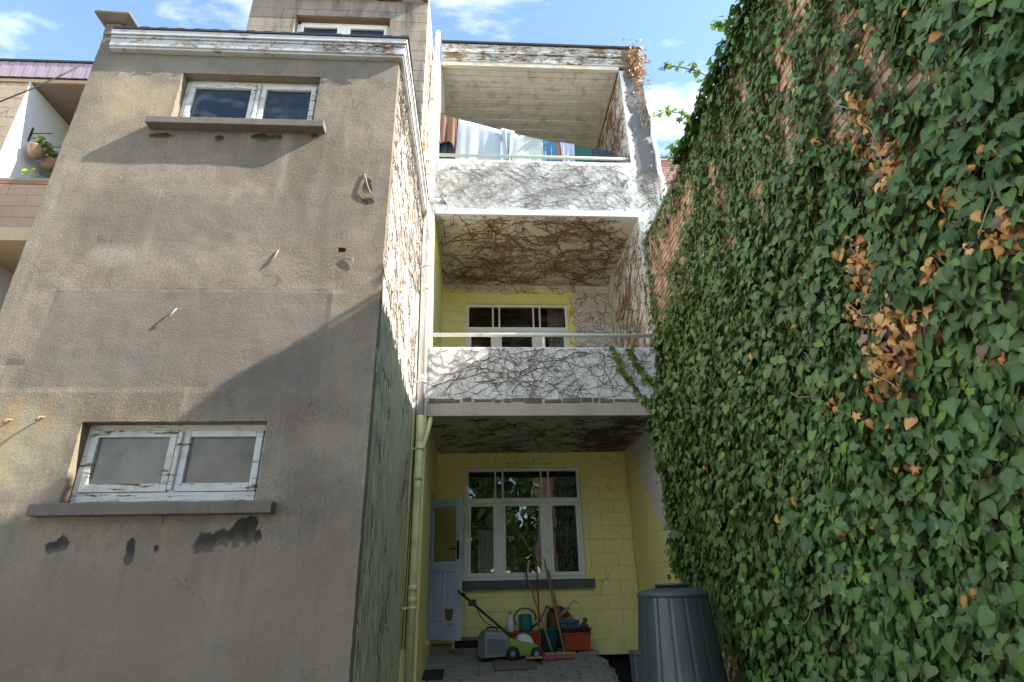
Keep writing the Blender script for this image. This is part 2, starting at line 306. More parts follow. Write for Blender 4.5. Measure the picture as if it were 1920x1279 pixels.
M['nblock'] = mat_blocks('brown_block', (0.33, 0.255, 0.19), (0.42, 0.33, 0.25), (0.17, 0.12, 0.09), .4)
M['npink'] = mat_blocks('pinkish_block', (0.33, 0.22, 0.165), (0.40, 0.28, 0.21), (0.2, 0.13, .1), .35)
M['nledge'] = mat_blocks('ochre_ledge', (0.45, 0.32, 0.20), (0.52, 0.38, 0.26), (0.25, .16, .1), .3)
M['nwhite'] = plain('white_wall', (0.70, 0.71, 0.72), 0.85, 0.06, 3); M['rust'] = plain('rusty_strip', (0.30, 0.13, 0.06), 0.9, 0.3, 9)
M['iron'] = plain('black_iron', (0.025, 0.025, 0.028), 0.5); M['basket'] = plain('wicker_pot', (0.30, 0.19, 0.13), 0.85, 0.25, 30, bump=.004)
M['string'] = plain('string', (0.5, 0.47, 0.4), 0.9)
M['path'] = mat_blocks('paving_stone', (0.23, 0.215, 0.195), (0.33, 0.31, 0.28), (0.12, 0.11, 0.10), .45)
M['soil'] = mat_blocks('soil', (0.09, 0.065, 0.045), (0.14, 0.11, 0.08), (0.04, .03, .02), .6)
M['pale_ground'] = mat_blocks('pale_bounce_ground', (0.33, 0.29, 0.23), (0.42, 0.38, 0.31), (0.16, .15, .09), .4)  # unseen ground, made pale to bounce light into the shaded yard
M['bin'] = plain('grey_green_plastic', (0.050, 0.064, 0.062), 0.38, 0.08, 4, spec=.5, dirt=(0.085, 0.095, 0.09))
M['bin_d'] = plain('dark_green_plastic', (0.06, 0.075, 0.078), 0.45, 0.1, 5, spec=.5)
M['lime'] = plain('lime_plastic', (0.20, 0.34, 0.05), 0.4, .08, 8); M['greyp'] = plain('grey_plastic', (0.24, 0.265, 0.285), 0.45, .08, 8); M['greyd'] = plain('dark_grey_plastic', (0.10, 0.115, 0.13), 0.5, .1, 8)
M['black'] = plain('black_plastic', (0.018, 0.018, 0.02), 0.45); M['teal'] = plain('teal_plastic', (0.02, 0.16, 0.165), 0.4, .1, 8); M['tealdark'] = plain('dark_green_handle', (0.03, 0.12, 0.07), 0.45)
M['whitep'] = plain('white_plastic', (0.68, 0.70, 0.70), 0.4, .05); M['redp'] = plain('red_plastic', (0.40, 0.055, 0.02), 0.45, .12, 8); M['red'] = plain('red_paint', (0.42, 0.02, 0.03), 0.4)
M['wood'] = plain('handle_wood', (0.36, 0.22, 0.11), 0.65, .2, 12); M['woodb'] = plain('broom_wood', (0.42, 0.25, 0.14), 0.7, .15, 12)
M['pink'] = plain('pink_bristle', (0.55, 0.10, 0.30), 0.7); M['tan'] = plain('tan_bristle', (0.33, 0.22, 0.12), 0.8, .25, 20)
M['blue'] = plain('blue_case', (0.05, 0.09, 0.17), 0.5); M['brownc'] = plain('brown_leather', (0.10, 0.06, 0.035), 0.7, .3, 12); M['steel'] = plain('steel', (0.35, 0.35, 0.36), 0.4, metal=.8)
M['door'] = plain('pale_blue_paint', (0.48, 0.55, 0.60), 0.5, .08, 5, dirt=(0.35, 0.38, 0.43)); M['beige'] = plain('beige_plastic', (0.55, 0.48, 0.38), 0.5); M['flap'] = plain('brown_flap', (0.15, 0.13, 0.115), 0.4)
M['towel'] = plain('brown_towel', (0.17, 0.10, 0.075), 0.95, .15, 60, bump=.003); M['sheet'] = plain('white_sheet', (0.42, 0.445, 0.48), 0.9, .05, 6); M['sheetb'] = plain('pale_blue_sheet', (0.36, 0.43, 0.52), 0.9, .06, 6)
M['mint'] = plain('mint_cloth', (0.41, 0.46, 0.45), 0.9, .05, 6); M['navy'] = plain('navy_cloth', (0.03, 0.045, 0.075), 0.9, .2, 30); M['greencl'] = plain('dark_green_cloth', (0.02, 0.095, 0.075), 0.9, .1, 20)
M['bluec'] = plain('blue_cloth', (0.07, 0.19, 0.33), 0.9, .3, 25); M['stripec'] = plain('pale_striped_cloth', (0.42, 0.48, 0.62), 0.9, .3, 40); M['orangec'] = plain('orange_cloth', (0.42, 0.15, 0.08), 0.9); M['pinkgrey'] = plain('mauve_cloth', (0.30, 0.27, 0.31), 0.9, .2)
M['curtain'] = plain('beige_curtain', (0.52, 0.46, 0.36), 0.9, .1, 10); M['net'] = plain('white_net', (0.62, 0.58, 0.56), 0.9, .1, 10)
M['woodblue'] = plain('pale_blue_post', (0.30, 0.42, 0.44), 0.8, .15, 10, dirt=(0.3, 0.3, 0.2)); M['plank'] = plain('old_plank', (0.24, 0.18, 0.12), 0.9, .25, 14, bump=.004)
M['slabm'] = plain('worn_board', (0.17, 0.135, 0.12), 0.85, .25, 14, bump=.003); M['bark'] = plain('bark', (0.10, 0.075, 0.055), 0.95, .3, 14, bump=.01, obj=False)
M['lead'] = plain('white_flashing', (0.72, 0.74, 0.77), 0.4, .08, 6, dirt=(.5, .48, .45))

# ------------------------------------------------------------------ object helpers
WT = {}
def link(o, parent=None):
    C.objects.link(o)
    if parent is not None:
        o.parent = parent; o.location = Vector((0, 0, 0)) - WT.get(parent.name, Vector((0, 0, 0)))
    WT[o.name] = Vector((0, 0, 0)); return o
def tag(o, label=None, cat=None, group=None, kind=None):
    if label: o['label'] = label
    if cat: o['category'] = cat
    if group: o['group'] = group
    if kind: o['kind'] = kind
    return o
def thing(name, label, cat, loc=(0, 0, 0), group=None):
    o = bpy.data.objects.new(name, None); C.objects.link(o); o.location = loc; o.empty_display_size = .1
    WT[o.name] = Vector(loc); return tag(o, label, cat, group)
class MB:
    def __init__(s): s.v = []; s.f = []; s.sm = []
    def add(s, vs, fs, smooth=False):
        b = len(s.v); s.v += [tuple(p) for p in vs]; s.f += [tuple(i+b for i in q) for q in fs]; s.sm += [smooth]*len(fs); return s
    def box(s, x0, x1, y0, y1, z0, z1):
        return s.add([(x0, y0, z0), (x1, y0, z0), (x1, y1, z0), (x0, y1, z0), (x0, y0, z1), (x1, y0, z1), (x1, y1, z1), (x0, y1, z1)],
                     [(0, 3, 2, 1), (4, 5, 6, 7), (0, 1, 5, 4), (1, 2, 6, 5), (2, 3, 7, 6), (3, 0, 4, 7)])
    def bar(s, a, b, wx, wy, upv=(0, 0, 1)):
        a = Vector(a); b = Vector(b); d = (b-a).normalized(); u = Vector(upv)
        if abs(d.dot(u)) > .95: u = Vector((0, 1, 0))
        sx = d.cross(u).normalized()*wx/2; sy = sx.cross(d).normalized()*wy/2
        return s.add([a-sx-sy, a+sx-sy, a+sx+sy, a-sx+sy, b-sx-sy, b+sx-sy, b+sx+sy, b-sx+sy], [(0, 3, 2, 1), (4, 5, 6, 7), (0, 1, 5, 4), (1, 2, 6, 5), (2, 3, 7, 6), (3, 0, 4, 7)])
    def tube(s, pts, r, n=8, cap=True):
        pts = [Vector(p) for p in pts]; rs = r if isinstance(r, (list, tuple)) else [r]*len(pts); vs = []; fs = []
        prev = None
        for i, p in enumerate(pts):
            d = (pts[min(i+1, len(pts)-1)]-pts[max(i-1, 0)]).normalized()
            if prev is None: u = d.orthogonal().normalized()
            else: u = (prev - d*prev.dot(d)); u = u.normalized() if u.length > 1e-5 else d.orthogonal().normalized()
            prev = u; q = d.cross(u)
            for k in range(n):
                t = 2*math.pi*k/n; vs.append(p+(u*math.cos(t)+q*math.sin(t))*rs[i])
        for i in range(len(pts)-1):
            for k in range(n): fs.append((i*n+k, i*n+(k+1) % n, (i+1)*n+(k+1) % n, (i+1)*n+k))
        s.add(vs, fs, n > 4)
        if cap: s.add([], [], False); b = len(s.v)-len(vs); s.f += [tuple(b+k for k in reversed(range(n))), tuple(b+(len(pts)-1)*n+k for k in range(n))]; s.sm += [False, False]
        return s
    def lathe(s, prof, c, n=32, axis='z', smooth=True):
        vs = []; fs = []
        for (r, h) in prof:
            for k in range(n):
                t = 2*math.pi*k/n; a, b = r*math.cos(t), r*math.sin(t)
                vs.append((c[0]+a, c[1]+b, c[2]+h) if axis == 'z' else (c[0]+a, c[1]+h, c[2]+b) if axis == 'y' else (c[0]+h, c[1]+a, c[2]+b))
        for i in range(len(prof)-1):
            for k in range(n): fs.append((i*n+k, i*n+(k+1) % n, (i+1)*n+(k+1) % n, (i+1)*n+k))
        return s.add(vs, fs, smooth)
    def prism(s, poly, y0, y1):                       # polygon in x,z pushed from y0 to y1
        n = len(poly); vs = [(x, y0, z) for x, z in poly]+[(x, y1, z) for x, z in poly]
        return s.add(vs, [tuple(range(n)), tuple(reversed(range(n, 2*n)))]+[(i, i+n, (i+1) % n+n, (i+1) % n) for i in range(n)])
    def build(s, name, mat, parent=None, bevel=0.0, loc=None):
        me = bpy.data.meshes.new(name); me.from_pydata(s.v, [], s.f); me.materials.append(mat)
        me.polygons.foreach_set('use_smooth', s.sm[:len(me.polygons)]); me.update()
        o = bpy.data.objects.new(name, me)
        if loc is not None:
            for v in me.vertices: v.co -= Vector(loc)
        link(o, parent)
        if loc is not None: o.location = Vector(loc) - (WT[parent.name] if parent else Vector((0, 0, 0))); WT[o.name] = Vector(loc)
        if bevel:
            b = o.modifiers.new('bevel', 'BEVEL'); b.width = bevel; b.segments = 2; b.limit_method = 'ANGLE'
        return o
def bx(*a): return MB().box(*a)

def rough_wall(name, mat, parent, axis, plane, u0, u1, v0, v1, holes=(), depth=0.12, step=0.05, amp=0.005, edge=0.006, sign=-1, zones=()):
    # plane wall cut by rectangular openings, with a slightly uneven face and softened arrises; axis 'y' spans x,z; axis 'x' spans y,z
    def cuts(a, b, ex):
        ks = sorted(set([a, b]+[e for e in ex if a < e < b])); out = []
        for p, q in zip(ks[:-1], ks[1:]):
            n = max(1, round((q-p)/step)); out += [p+(q-p)*i/n for i in range(n)]
        return out+[b]
    us = cuts(u0, u1, [h[0] for h in holes]+[h[1] for h in holes]); vs_ = cuts(v0, v1, [h[2] for h in holes]+[h[3] for h in holes])
    nu, nv = len(us), len(vs_); V = []; F = []
    P = (lambda u, v, d: (u, plane+d, v)) if axis == 'y' else (lambda u, v, d: (plane+d, u, v))
    for j, v in enumerate(vs_):
        for i, u in enumerate(us):
            n = mnoise.noise((u*1.7, v*1.7, 3.1))*amp + mnoise.noise((u*9, v*9, 1.7))*amp*.5
            for (a, b, c, d, off) in zones:
                if a <= u <= b and c <= v <= d: n += off
            du = mnoise.noise((u*11, v*14, 8))*edge if u in (u0, u1) or any(abs(u-h[k]) < 1e-6 for h in holes for k in (0, 1)) else 0
            dv_ = mnoise.noise((u*11, v*14, 5))*edge if v in (v0, v1) or any(abs(v-h[k]) < 1e-6 for h in holes for k in (2, 3)) else 0
            V.append(P(u+du, v+dv_, n))
    inh = lambda u, v: any(h[0] < u < h[1] and h[2] < v < h[3] for h in holes)
    used = set()
    for j in range(nv-1):
        for i in range(nu-1):
            if inh((us[i]+us[i+1])/2, (vs_[j]+vs_[j+1])/2): continue
            F.append((j*nu+i, j*nu+i+1, (j+1)*nu+i+1, (j+1)*nu+i)); used.add((i, j))
    # returns round every border edge
    back = {}
    def bk(k):
        if k not in back:
            x, y, z = V[k]; V.append((x, plane-sign*depth, z) if axis == 'y' else (plane-sign*depth, y, z)); back[k] = len(V)-1
        return back[k]
    for (i, j) in used:
        for (di, dj, a, b) in ((-1, 0, (i, j), (i, j+1)), (1, 0, (i+1, j), (i+1, j+1)), (0, -1, (i, j), (i+1, j)), (0, 1, (i, j+1), (i+1, j+1))):
            if (i+di, j+dj) not in used:
                ka, kb = a[1]*nu+a[0], b[1]*nu+b[0]; F.append((ka, kb, bk(kb), bk(ka)))
    m = MB(); m.add(V, F); return m.build(name, mat, parent)

_blockmesh = {}
def blocks(parent, name, mat, axis, plane, u0, u1, v0, v1, bw, bh, depth=0.03, joint=0.006, holes=(), seed=1, ch=0.004, keep=None, shift=.5, sign=-1, jit=.002):
    # separate blocks laid in running bond on a plane; sign -1 faces -axis
    r = random.Random(seed); row = 0; v = v0; out = []
    while v < v1-0.02:
        vt = min(v+bh, v1); u = u0-(bw*shift if row % 2 else 0)
        while u < u1-0.01:
            a, b = max(u, u0), min(u+bw, u1); u += bw
            if b-a < 0.03: continue
            pieces = [(a, b, v, vt)]
            for h in holes:
                nxt = []
                for (p, q, s0, s1) in pieces:
                    if q <= h[0] or p >= h[1] or s1 <= h[2] or s0 >= h[3]: nxt.append((p, q, s0, s1)); continue
                    if p < h[0]: nxt.append((p, h[0], s0, s1))
                    if q > h[1]: nxt.append((h[1], q, s0, s1))
                    pp, qq = max(p, h[0]), min(q, h[1])
                    if s0 < h[2]: nxt.append((pp, qq, s0, h[2]))
                    if s1 > h[3]: nxt.append((pp, qq, h[3], s1))
                pieces = nxt
            for (p, q, s0, s1) in pieces:
                if q-p < 0.02 or s1-s0 < 0.02 or (keep and not keep((p+q)/2, (s0+s1)/2)): continue
                W, H = q-p-joint, s1-s0-joint; key = (name, axis, round(W, 3), round(H, 3), round(depth, 3), mat.name, sign)
                if key not in _blockmesh:
                    me = bpy.data.meshes.new(name); hw, hh = W/2, H/2
                    pts = [(-hw, 0, -hh), (hw, 0, -hh), (hw, 0, hh), (-hw, 0, hh)]; fr = [(-hw+ch, sign*depth, -hh+ch), (hw-ch, sign*depth, -hh+ch), (hw-ch, sign*depth, hh-ch), (-hw+ch, sign*depth, hh-ch)]
                    md = [(x, sign*(depth-ch), z) for x, _, z in pts]; vv = pts+md+fr
                    if axis == 'x': vv = [(y, x, z) for x, y, z in vv]
                    ff = [(8, 9, 10, 11)]+[(k+4, (k+1) % 4+4, (k+1) % 4+8, k+8) for k in range(4)]+[(k, (k+1) % 4, (k+1) % 4+4, k+4) for k in range(4)]
                    me.from_pydata(vv, [], ff); me.materials.append(mat); me.update(); _blockmesh[key] = me
                o = bpy.data.objects.new(name, _blockmesh[key]); C.objects.link(o); o.parent = parent
                pl = plane + r.uniform(-jit, jit); L = Vector(((p+q)/2, pl, (s0+s1)/2)) if axis == 'y' else Vector((pl, (p+q)/2, (s0+s1)/2))
                o.location = L-WT[parent.name]; o.rotation_euler = (0, 0, 0); out.append(o)
        v += bh; row += 1
    return out

# ------------------------------------------------------------------ ground
g = MB()
def gz(x, y): return -1.6
xs = [-120, -30, -10, 1.64, 2.36, 12, 30, 120]; ys = [-120, -40, -10, 7.95, 9.16, 30, 120]
for i in range(len(xs)-1):
    for j in range(len(ys)-1):
        if xs[i] == 1.64 and ys[j] == 7.95: continue
        g.add([(xs[i], ys[j], -1.6), (xs[i+1], ys[j], -1.6), (xs[i+1], ys[j+1], -1.6), (xs[i], ys[j+1], -1.6)], [(0, 1, 2, 3)])
tag(g.build('ground', M['pale_ground']), kind='structure')
pit = MB()
for q in (((1.64, 7.95), (2.36, 7.95)), ((2.36, 7.95), (2.36, 9.16)), ((2.36, 9.16), (1.64, 9.16)), ((1.64, 9.16), (1.64, 7.95))):
    (a, b), (c, d) = q; pit.add([(a, b, -1.6), (c, d, -1.6), (c, d, -3.2), (a, b, -3.2)], [(0, 1, 2, 3)])
pit.add([(1.64, 7.95, -3.2), (2.36, 7.95, -3.2), (2.36, 9.16, -3.2), (1.64, 9.16, -3.2)], [(0, 1, 2, 3)])
tag(pit.build('cellar_pit', M['dark']), kind='structure')
# ramped path rising to the landing
PZ = lambda y: -0.80-(9.15-y)*0.14
p = MB(); prof = [(9.145, 1.36), (8.75, 1.40), (8.7, 1.60), (7.5, 1.58), (6.9, 1.66), (3.4, 1.75)]
vs = []
for y, xr in prof: vs += [(-.80, y, PZ(y)-.02), (xr, y, PZ(y)-.02), (-.80, y, -1.7), (xr, y, -1.7)]
fs = []
for i in range(len(prof)-1):
    a, b = i*4, i*4+4; fs += [(a, a+1, b+1, b), (a+1, a+3, b+3, b+1), (a+2, a, b, b+2)]
p.add(vs, fs); p.add([vs[-4], vs[-3], vs[-1], vs[-2]], [(0, 1, 3, 2)] if False else [(0, 1, 2, 3)])
path = tag(p.build('path', M['mortar']), kind='structure'); path['label'] = 'sloping path of grey pavers'
pr = random.Random(3)
row = 0; y = 9.12
pv_me = {}
while y > 6.6:
    dy = .19; x = -.78-(.2 if row % 2 else 0)
    xr = 1.36 if y > 8.76 else 1.60
    while x < xr-.05:
        a, b = max(x, -.78), min(x+.40, xr); x += .40
        if b-a < .06: continue
        W = b-a-.012; key = round(W, 3)
        if key not in pv_me:
            m = MB(); h = W/2; d = dy/2-.006; c_ = .008
            m.add([(-h, -d, -.05), (h, -d, -.05), (h, d, -.05), (-h, d, -.05), (-h, -d, -c_), (h, -d, -c_), (h, d, -c_), (-h, d, -c_), (-h+c_, -d+c_, 0), (h-c_, -d+c_, 0), (h-c_, d-c_, 0), (-h+c_, d-c_, 0)],
                  [(8, 9, 10, 11)]+[(k+4, (k+1) % 4+4, (k+1) % 4+8, k+8) for k in range(4)]+[(k, (k+1) % 4, (k+1) % 4+4, k+4) for k in range(4)])
            me = bpy.data.meshes.new('paver'); me.from_pydata(m.v, [], m.f); me.materials.append(M['path']); pv_me[key] = me
        o = bpy.data.objects.new('paver', pv_me[key]); C.objects.link(o); o.parent = path
        yc = y-dy/2; o.location = ((a+b)/2, yc, PZ(yc)+pr.uniform(-.004, .006)); o.rotation_euler = (math.atan(.14)+pr.uniform(-.012, .012), pr.uniform(-.012, .012), pr.uniform(-.01, .01))
    y -= dy; row += 1
kb = MB()
kerb = [(1.40, 8.98, .30), (1.42, 8.72, .24)]
b_ = bx(1.375, 1.66, 8.72, 9.1, -1.5, -.845).build('edge_stone', M['path'], path, .02)
b_ = bx(1.43, 1.70, 8.30, 8.70, -1.5, -.905).build('edge_stone', M['path'], path, .025)
# crumbling edge rubble
rb = MB(); rr_ = random.Random(5)
for i in range(70):
    y = rr_.uniform(7.0, 8.3); x = 1.58+rr_.gauss(.05, .05); s_ = rr_.uniform(.02, .06); z = PZ(y)-rr_.uniform(0, .12)-max(0, (x-1.6)*.9)
    pts = [Vector((rr_.uniform(.5, 1)*sx, rr_.uniform(.5, 1)*sy, rr_.uniform(.4, .9)*sz))*s_ for sx in (-1, 1) for sy in (-1, 1) for sz in (-1, 1)]
    rb.add([(x+q.x, y+q.y, z+q.z) for q in pts], [(0, 1, 3, 2), (4, 6, 7, 5), (0, 4, 5, 1), (2, 3, 7, 6), (0, 2, 6, 4), (1, 5, 7, 3)])
tag(rb.build('rubble', M['path']), 'broken stone crumbs along the right edge of the paved path', 'rubble', kind='stuff')
# soil bank under the ivy wall
so = MB(); n = 22; V = []
for j in range(n+1):
    for i in range(n+1):
        x = 1.28+(2.45-1.28)*i/n; y = 3.0+(6.75-3.0)*j/n
        edge_ = min(i, n-i if False else n, j, n-j)/2.0
        z = -1.0+.11*(x-1.28)/1.17+mnoise.noise((x*4, y*4, 0))*.03
        if edge_ < 1: z = -1.62+(z+1.62)*edge_
        V.append((x, y, z))
so.add(V, [(j*(n+1)+i, j*(n+1)+i+1, (j+1)*(n+1)+i+1, (j+1)*(n+1)+i) for j in range(n) for i in range(n)], True)
tag(so.build('soil_bank', M['soil']), kind='structure')

# ------------------------------------------------------------------ rear extension (grey roughcast)
ext = thing('rear_extension', 'grey roughcast extension with two wooden windows and a peeling white cornice', 'building', (-2.3, 5.6, -1.6))
YF = 4.27; XL, XR = -3.80, -0.825
A = (-2.92, -1.59, 4.09, 4.72); B = (-2.93, -1.585, .60, 1.18); VENT = (-1.215, -1.150, 2.675, 2.72)
rough_wall('front_wall', M['render'], ext, 'y', YF, XL, XR, -1.62, 5.20, holes=(A, B, VENT), depth=.13, step=.045, amp=.007,
           zones=((-3.47, -1.22, 1.44, 2.27, .005), (-3.62, -3.47, 1.44, 1.66, .005)))
rough_wall('side_wall', M['side'], ext, 'x', XR-.004, YF+.03, 6.995, -1.62, 5.18, depth=.12, step=.06, amp=.006, sign=1)
bx(XL, XL+.12, YF+.14, 6.995, -1.62, 5.18).build('far_wall', M['render'], ext)
bx(XL+.12, XR-.122, YF+.14, 6.99, 5.06, 5.16).build('roof', M['roofing'], ext)
bx(XL+.13, XR-.13, 6.6, 6.7, -1.6, 5.05).build('inner_wall', M['dark'], ext)
bx(XL+.13, XR-.13, 4.42, 6.6, 2.9, 3.0).build('floor_slab', M['dark'], ext)
# air brick in the vent hole
ab = thing_ab = MB(); ab.box(-1.214, -1.151, 4.315, 4.33, 2.676, 2.719)
for k in range(3): ab.box(-1.214+.004+k*.021, -1.214+.014+k*.021, 4.295, 4.315, 2.68, 2.715)
ab.build('air_brick', plain('air_brick', (.16, .06, .04), .9), ext)
# corner pier with its weathered cap
pc = MB(); pc.box(-3.805, -3.655, YF-.015, YF+.35, 5.20, 5.36); pc.build('corner_pier', M['render'], ext, .01)
cp = MB(); zc = 5.36
cp.add([(-3.83, 4.235, zc), (-3.62, 4.235, zc), (-3.62, 4.66, zc), (-3.83, 4.66, zc), (-3.90, 4.17, zc+.06), (-3.54, 4.17, zc+.05), (-3.54, 4.72, zc+.05), (-3.90, 4.72, zc+.06), (-3.89, 4.18, zc+.10), (-3.55, 4.18, zc+.085), (-3.55, 4.71, zc+.085), (-3.89, 4.71, zc+.1)],
       [(0, 3, 2, 1)]+[(k, (k+1) % 4, (k+1) % 4+4, k+4) for k in range(4)]+[(k+4, (k+1) % 4+4, (k+1) % 4+8, k+8) for k in range(4)]+[(8, 9, 10, 11)])
cp.build('pier_cap', M['sill'], ext, .012)
# cornice: two stepped boards and the felt edge, turning the corner along the side
def cornice(parent, steps, name, mat, x0, x1, yf, yback, xs=None):
    for (z0, z1, out) in steps:
        bx(x0, x1+out, yf-out, yf+.02, z0, z1).build(name, mat, parent, .006)
        if xs is not None: bx(xs+.004, xs+out, yf+.021, yback, z0, z1).build(name, mat, parent, .005)
cornice(ext, ((4.965, 4.99, .045), (4.99, 5.085, .06), (5.09, 5.115, .07), (5.12, 5.185, .085)), 'cornice_board', M['cornice'], -3.66, XR, YF-.01, 6.98, XR)
fe = MB(); n = 34
for i in range(n):
    a, b = -3.645+(XR+.1+3.645)*i/n, -3.645+(XR+.1+3.645)*(i+1)/n; h = .022+.01*mnoise.noise((i*.45, 2, 2))
    fe.box(a, b, YF-.105, YF+.3, 5.186, 5.186+h+.008*(i % 2))
fe.build('felt_edge', M['roofing'], ext); bx(XR-.2, XR+.095, YF+.301, 6.97, 5.187, 5.215).build('felt_edge', M['roofing'], ext)
# concrete sills
for (x0, x1, z0, z1) in ((-3.075, -1.46, 3.985, 4.072), (-3.06, -1.435, .50, .588)):
    m = MB(); m.add([(x0, YF-.10, z0), (x1, YF-.10, z0), (x1, YF+.11, z0), (x0, YF+.11, z0), (x0, YF-.10, z1-.01), (x1, YF-.10, z1-.01), (x1, YF+.11, z1+.008), (x0, YF+.11, z1+.008)],
                    [(0, 3, 2, 1), (4, 5, 6, 7), (0, 1, 5, 4), (1, 2, 6, 5), (2, 3, 7, 6), (3, 0, 4, 7)]); m.build('window_sill', M['sill'], ext, .007)
def casement(parent, hole, y, pane_mat, midx, label):
    x0, x1, z0, z1 = hole; f = MB(); d = .07
    f.box(x0+.004, x0+.045, y, y+d, z0, z1); f.box(x1-.045, x1-.004, y, y+d, z0, z1); f.box(x0+.045, x1-.045, y, y+d, z1-.045, z1); f.box(x0+.045, x1-.045, y-.01, y+d, z0, z0+.075)
    f.box(midx-.022, midx+.022, y, y+d, z0+.075, z1-.045)
    wdw = f.build('window', M['woodwhite'], parent, .004); wdw['label'] = label
    for (a, b) in ((x0+.048, midx-.025), (midx+.025, x1-.048)):
        s = MB(); yy = y-.016; zt, zb = z1-.048, z0+.078; t = .05
        s.box(a, a+t, yy, yy+.045, zb, zt); s.box(b-t, b, yy, yy+.045, zb, zt); s.box(a+t, b-t, yy, yy+.045, zt-t, zt); s.box(a+t, b-t, yy, yy+.045, zb, zb+t+.01)
        s.build('sash', M['woodwhite'], wdw, .005)
        bx(a+t-.004, b-t+.004, yy+.026, yy+.032, zb+t, zt-t+.004).build('pane', pane_mat, wdw)
    st = MB(); st.box(midx-.012, midx+.020, y-.034, y-.017, z0+.09, z1-.06); st.build('meeting_strip', M['woodwhite'], wdw, .004)
casement(ext, A, 4.365, M['glass_dark'], -2.20, 'small wooden window with dark panes')
casement(ext, B, 4.365, M['frosted'], -2.24, 'wooden window with frosted panes and peeling paint')
# rusted anchors and twigs stuck to the render
for (x, z) in ((-3.43, 1.19), (-3.21, 1.21)):
    MB().tube([(x, YF+.01, z+.01), (x-.008, YF-.035, z), (x-.02, YF-.045, z-.03)], .008, 6).build('rusty_anchor', M['plank'], ext)
tw = [((-1.05, 3.52), (-1.02, 3.38), (-.98, 3.30), (-.93, 3.24)), ((-1.71, 2.68), (-1.74, 2.60), (-1.79, 2.52)), ((-2.44, 2.12), (-2.47, 2.06), (-2.5, 2.0)), ((-1.14, 2.62), (-1.08, 2.6), (-1.07, 2.52)), ((-1.0, 1.9), (-.97, 1.84)), ((-1.27, .55), (-1.25, .49)), ((-2.2, .5), (-2.21, .44))]
for i, t in enumerate(tw):
    pts = [(x+.004*((k % 2)*2-1), YF-.006-.004*((k+i) % 2)-(.010 if 0 < k < len(t)-1 else 0), z) for k, (x, z) in enumerate(t)]
    o = MB().tube(pts, [.006]*(len(pts)-1)+[.003], 5).build('twig', M['vine_pale'], ext)
# hairline cracks are dark lines in the roughcast colour, no slits are built
# ------------------------------------------------------------------ stair tower behind
tow = thing('stair_tower', 'sooty concrete block tower with a white window above the grey extension roof', 'building', (-2.2, 6.2, 5.1))
TX0, TX1, TY = -3.52, -0.81, 6.2; TW = (-2.82, -1.39, 7.45, 8.14)
rough_wall('mortar_face', M['tmortar'], tow, 'y', TY+.032, TX0+.01, TX1-.01, 5.17, 8.52, holes=(TW,), depth=.1, step=.3, amp=0, edge=0)
blocks(tow, 'block', M['tower'], 'y', TY+.034, TX0, TX1, 5.20, 8.52, .49, .205, .034, .0035, holes=(TW,), seed=4, ch=.003)
bx(TX1-.1, TX1+.001, TY+.036, 7.06, 5.17, 8.53).build('side_wall', M['tower_side'], tow)
bx(TX0, TX0+.1, TY+.036, 7.06, 5.17, 8.53).build('side_wall', M['tower'], tow)
bx(TX0-.0, TX1+.0, TY-.12, 7.4, 8.535, 8.7).build('eave', M['fascia'], tow, .01)
bx(TX0+.1, TX1-.1, 6.9, 7.0, 5.2, 8.1).build('inner_wall', M['dark'], tow)
f = MB(); x0, x1, z0, z1 = TW; y = TY+.12
f.box(x0, x0+.05, y, y+.06, z0, z1-.002); f.box(x1-.05, x1, y, y+.06, z0, z1-.002); f.box(x0, x1, y-.0, y+.06, z1-.06, z1-.002); f.box(x0, x1, y, y+.06, z0, z0+.06)
mid = (x0+x1)/2; f.box(mid-.05, mid+.05, y-.005, y+.06, z0+.06, z1-.06)
tw_ = f.build('window', M['upvc'], tow, .004)
for a, b in ((x0+.05, mid-.05), (mid+.05, x1-.05)):
    s = MB(); zt = z1-.062; zb = z0+.062
    s.box(a, a+.05, y-.012, y+.045, zb, zt); s.box(b-.05, b, y-.012, y+.045, zb, zt); s.box(a+.05, b-.05, y-.012, y+.045, zt-.055, zt); s.box(a+.05, b-.05, y-.012, y+.045, zb, zb+.05)
    s.build('sash', M['upvc'], tw_, .004); bx(a+.046, b-.046, y+.012, y+.018, zb+.04, zt-.05).build('pane', M['glass_dark'], tw_)
bx(x0-.0, x1+.0, TY+.03, y-.002, z1-.012, z1+.02).build('lintel', plain('stained_lintel', (.16, .10, .06), .9), tow)

# ------------------------------------------------------------------ balcony house
hs = thing('balcony_house', 'rear of a tall house with white balconies stacked over a yellow ground floor', 'building', (.9, 8.5, -.9))
XI, XP, XO = -.65, 2.40, 2.78; YB, YR = 7.0, 9.15
GW = (-.20, 1.63, .08, 1.74); UW = (-.22, 1.61, 3.05, 4.69); TWIN = (-.2, 1.6, 6.2, 7.9)
# rear wall, one storey at a time, faced with painted blocks
bx(-.835, XI-.004, YB-.006, YB+.05, 1.98, 8.2).build('wall_end', M['plaster'], hs); bx(-.835, XI-.004, YB-.006, YB+.05, -1.6, 1.978).build('wall_end', M['yellow'], hs)
rw = bx(-.85, 2.55, YR+.03, YR+.05, 2.0, 2.05).build('rear_wall', M['yellow_joint'], hs)
def backing(z0, z1, holes):
    return rough_wall('wall_backing', M['yellow_joint'], rw, 'y', YR+.022, -.80, XP+.01, z0, z1, holes=holes, depth=.16, step=.5, amp=0, edge=0)
backing(-3.2, 2.02, (GW, (1.64, 2.36, -3.2, -.93))); backing(2.02, 5.10, (UW,)); backing(5.10, 8.30, (TWIN,))
blocks(rw, 'block', M['yellow'], 'y', YR+.024, -.80, XP-.002, -.93, 1.98, .42, .1955, .024, .003, holes=(GW,), seed=8, ch=.002, jit=.0015)
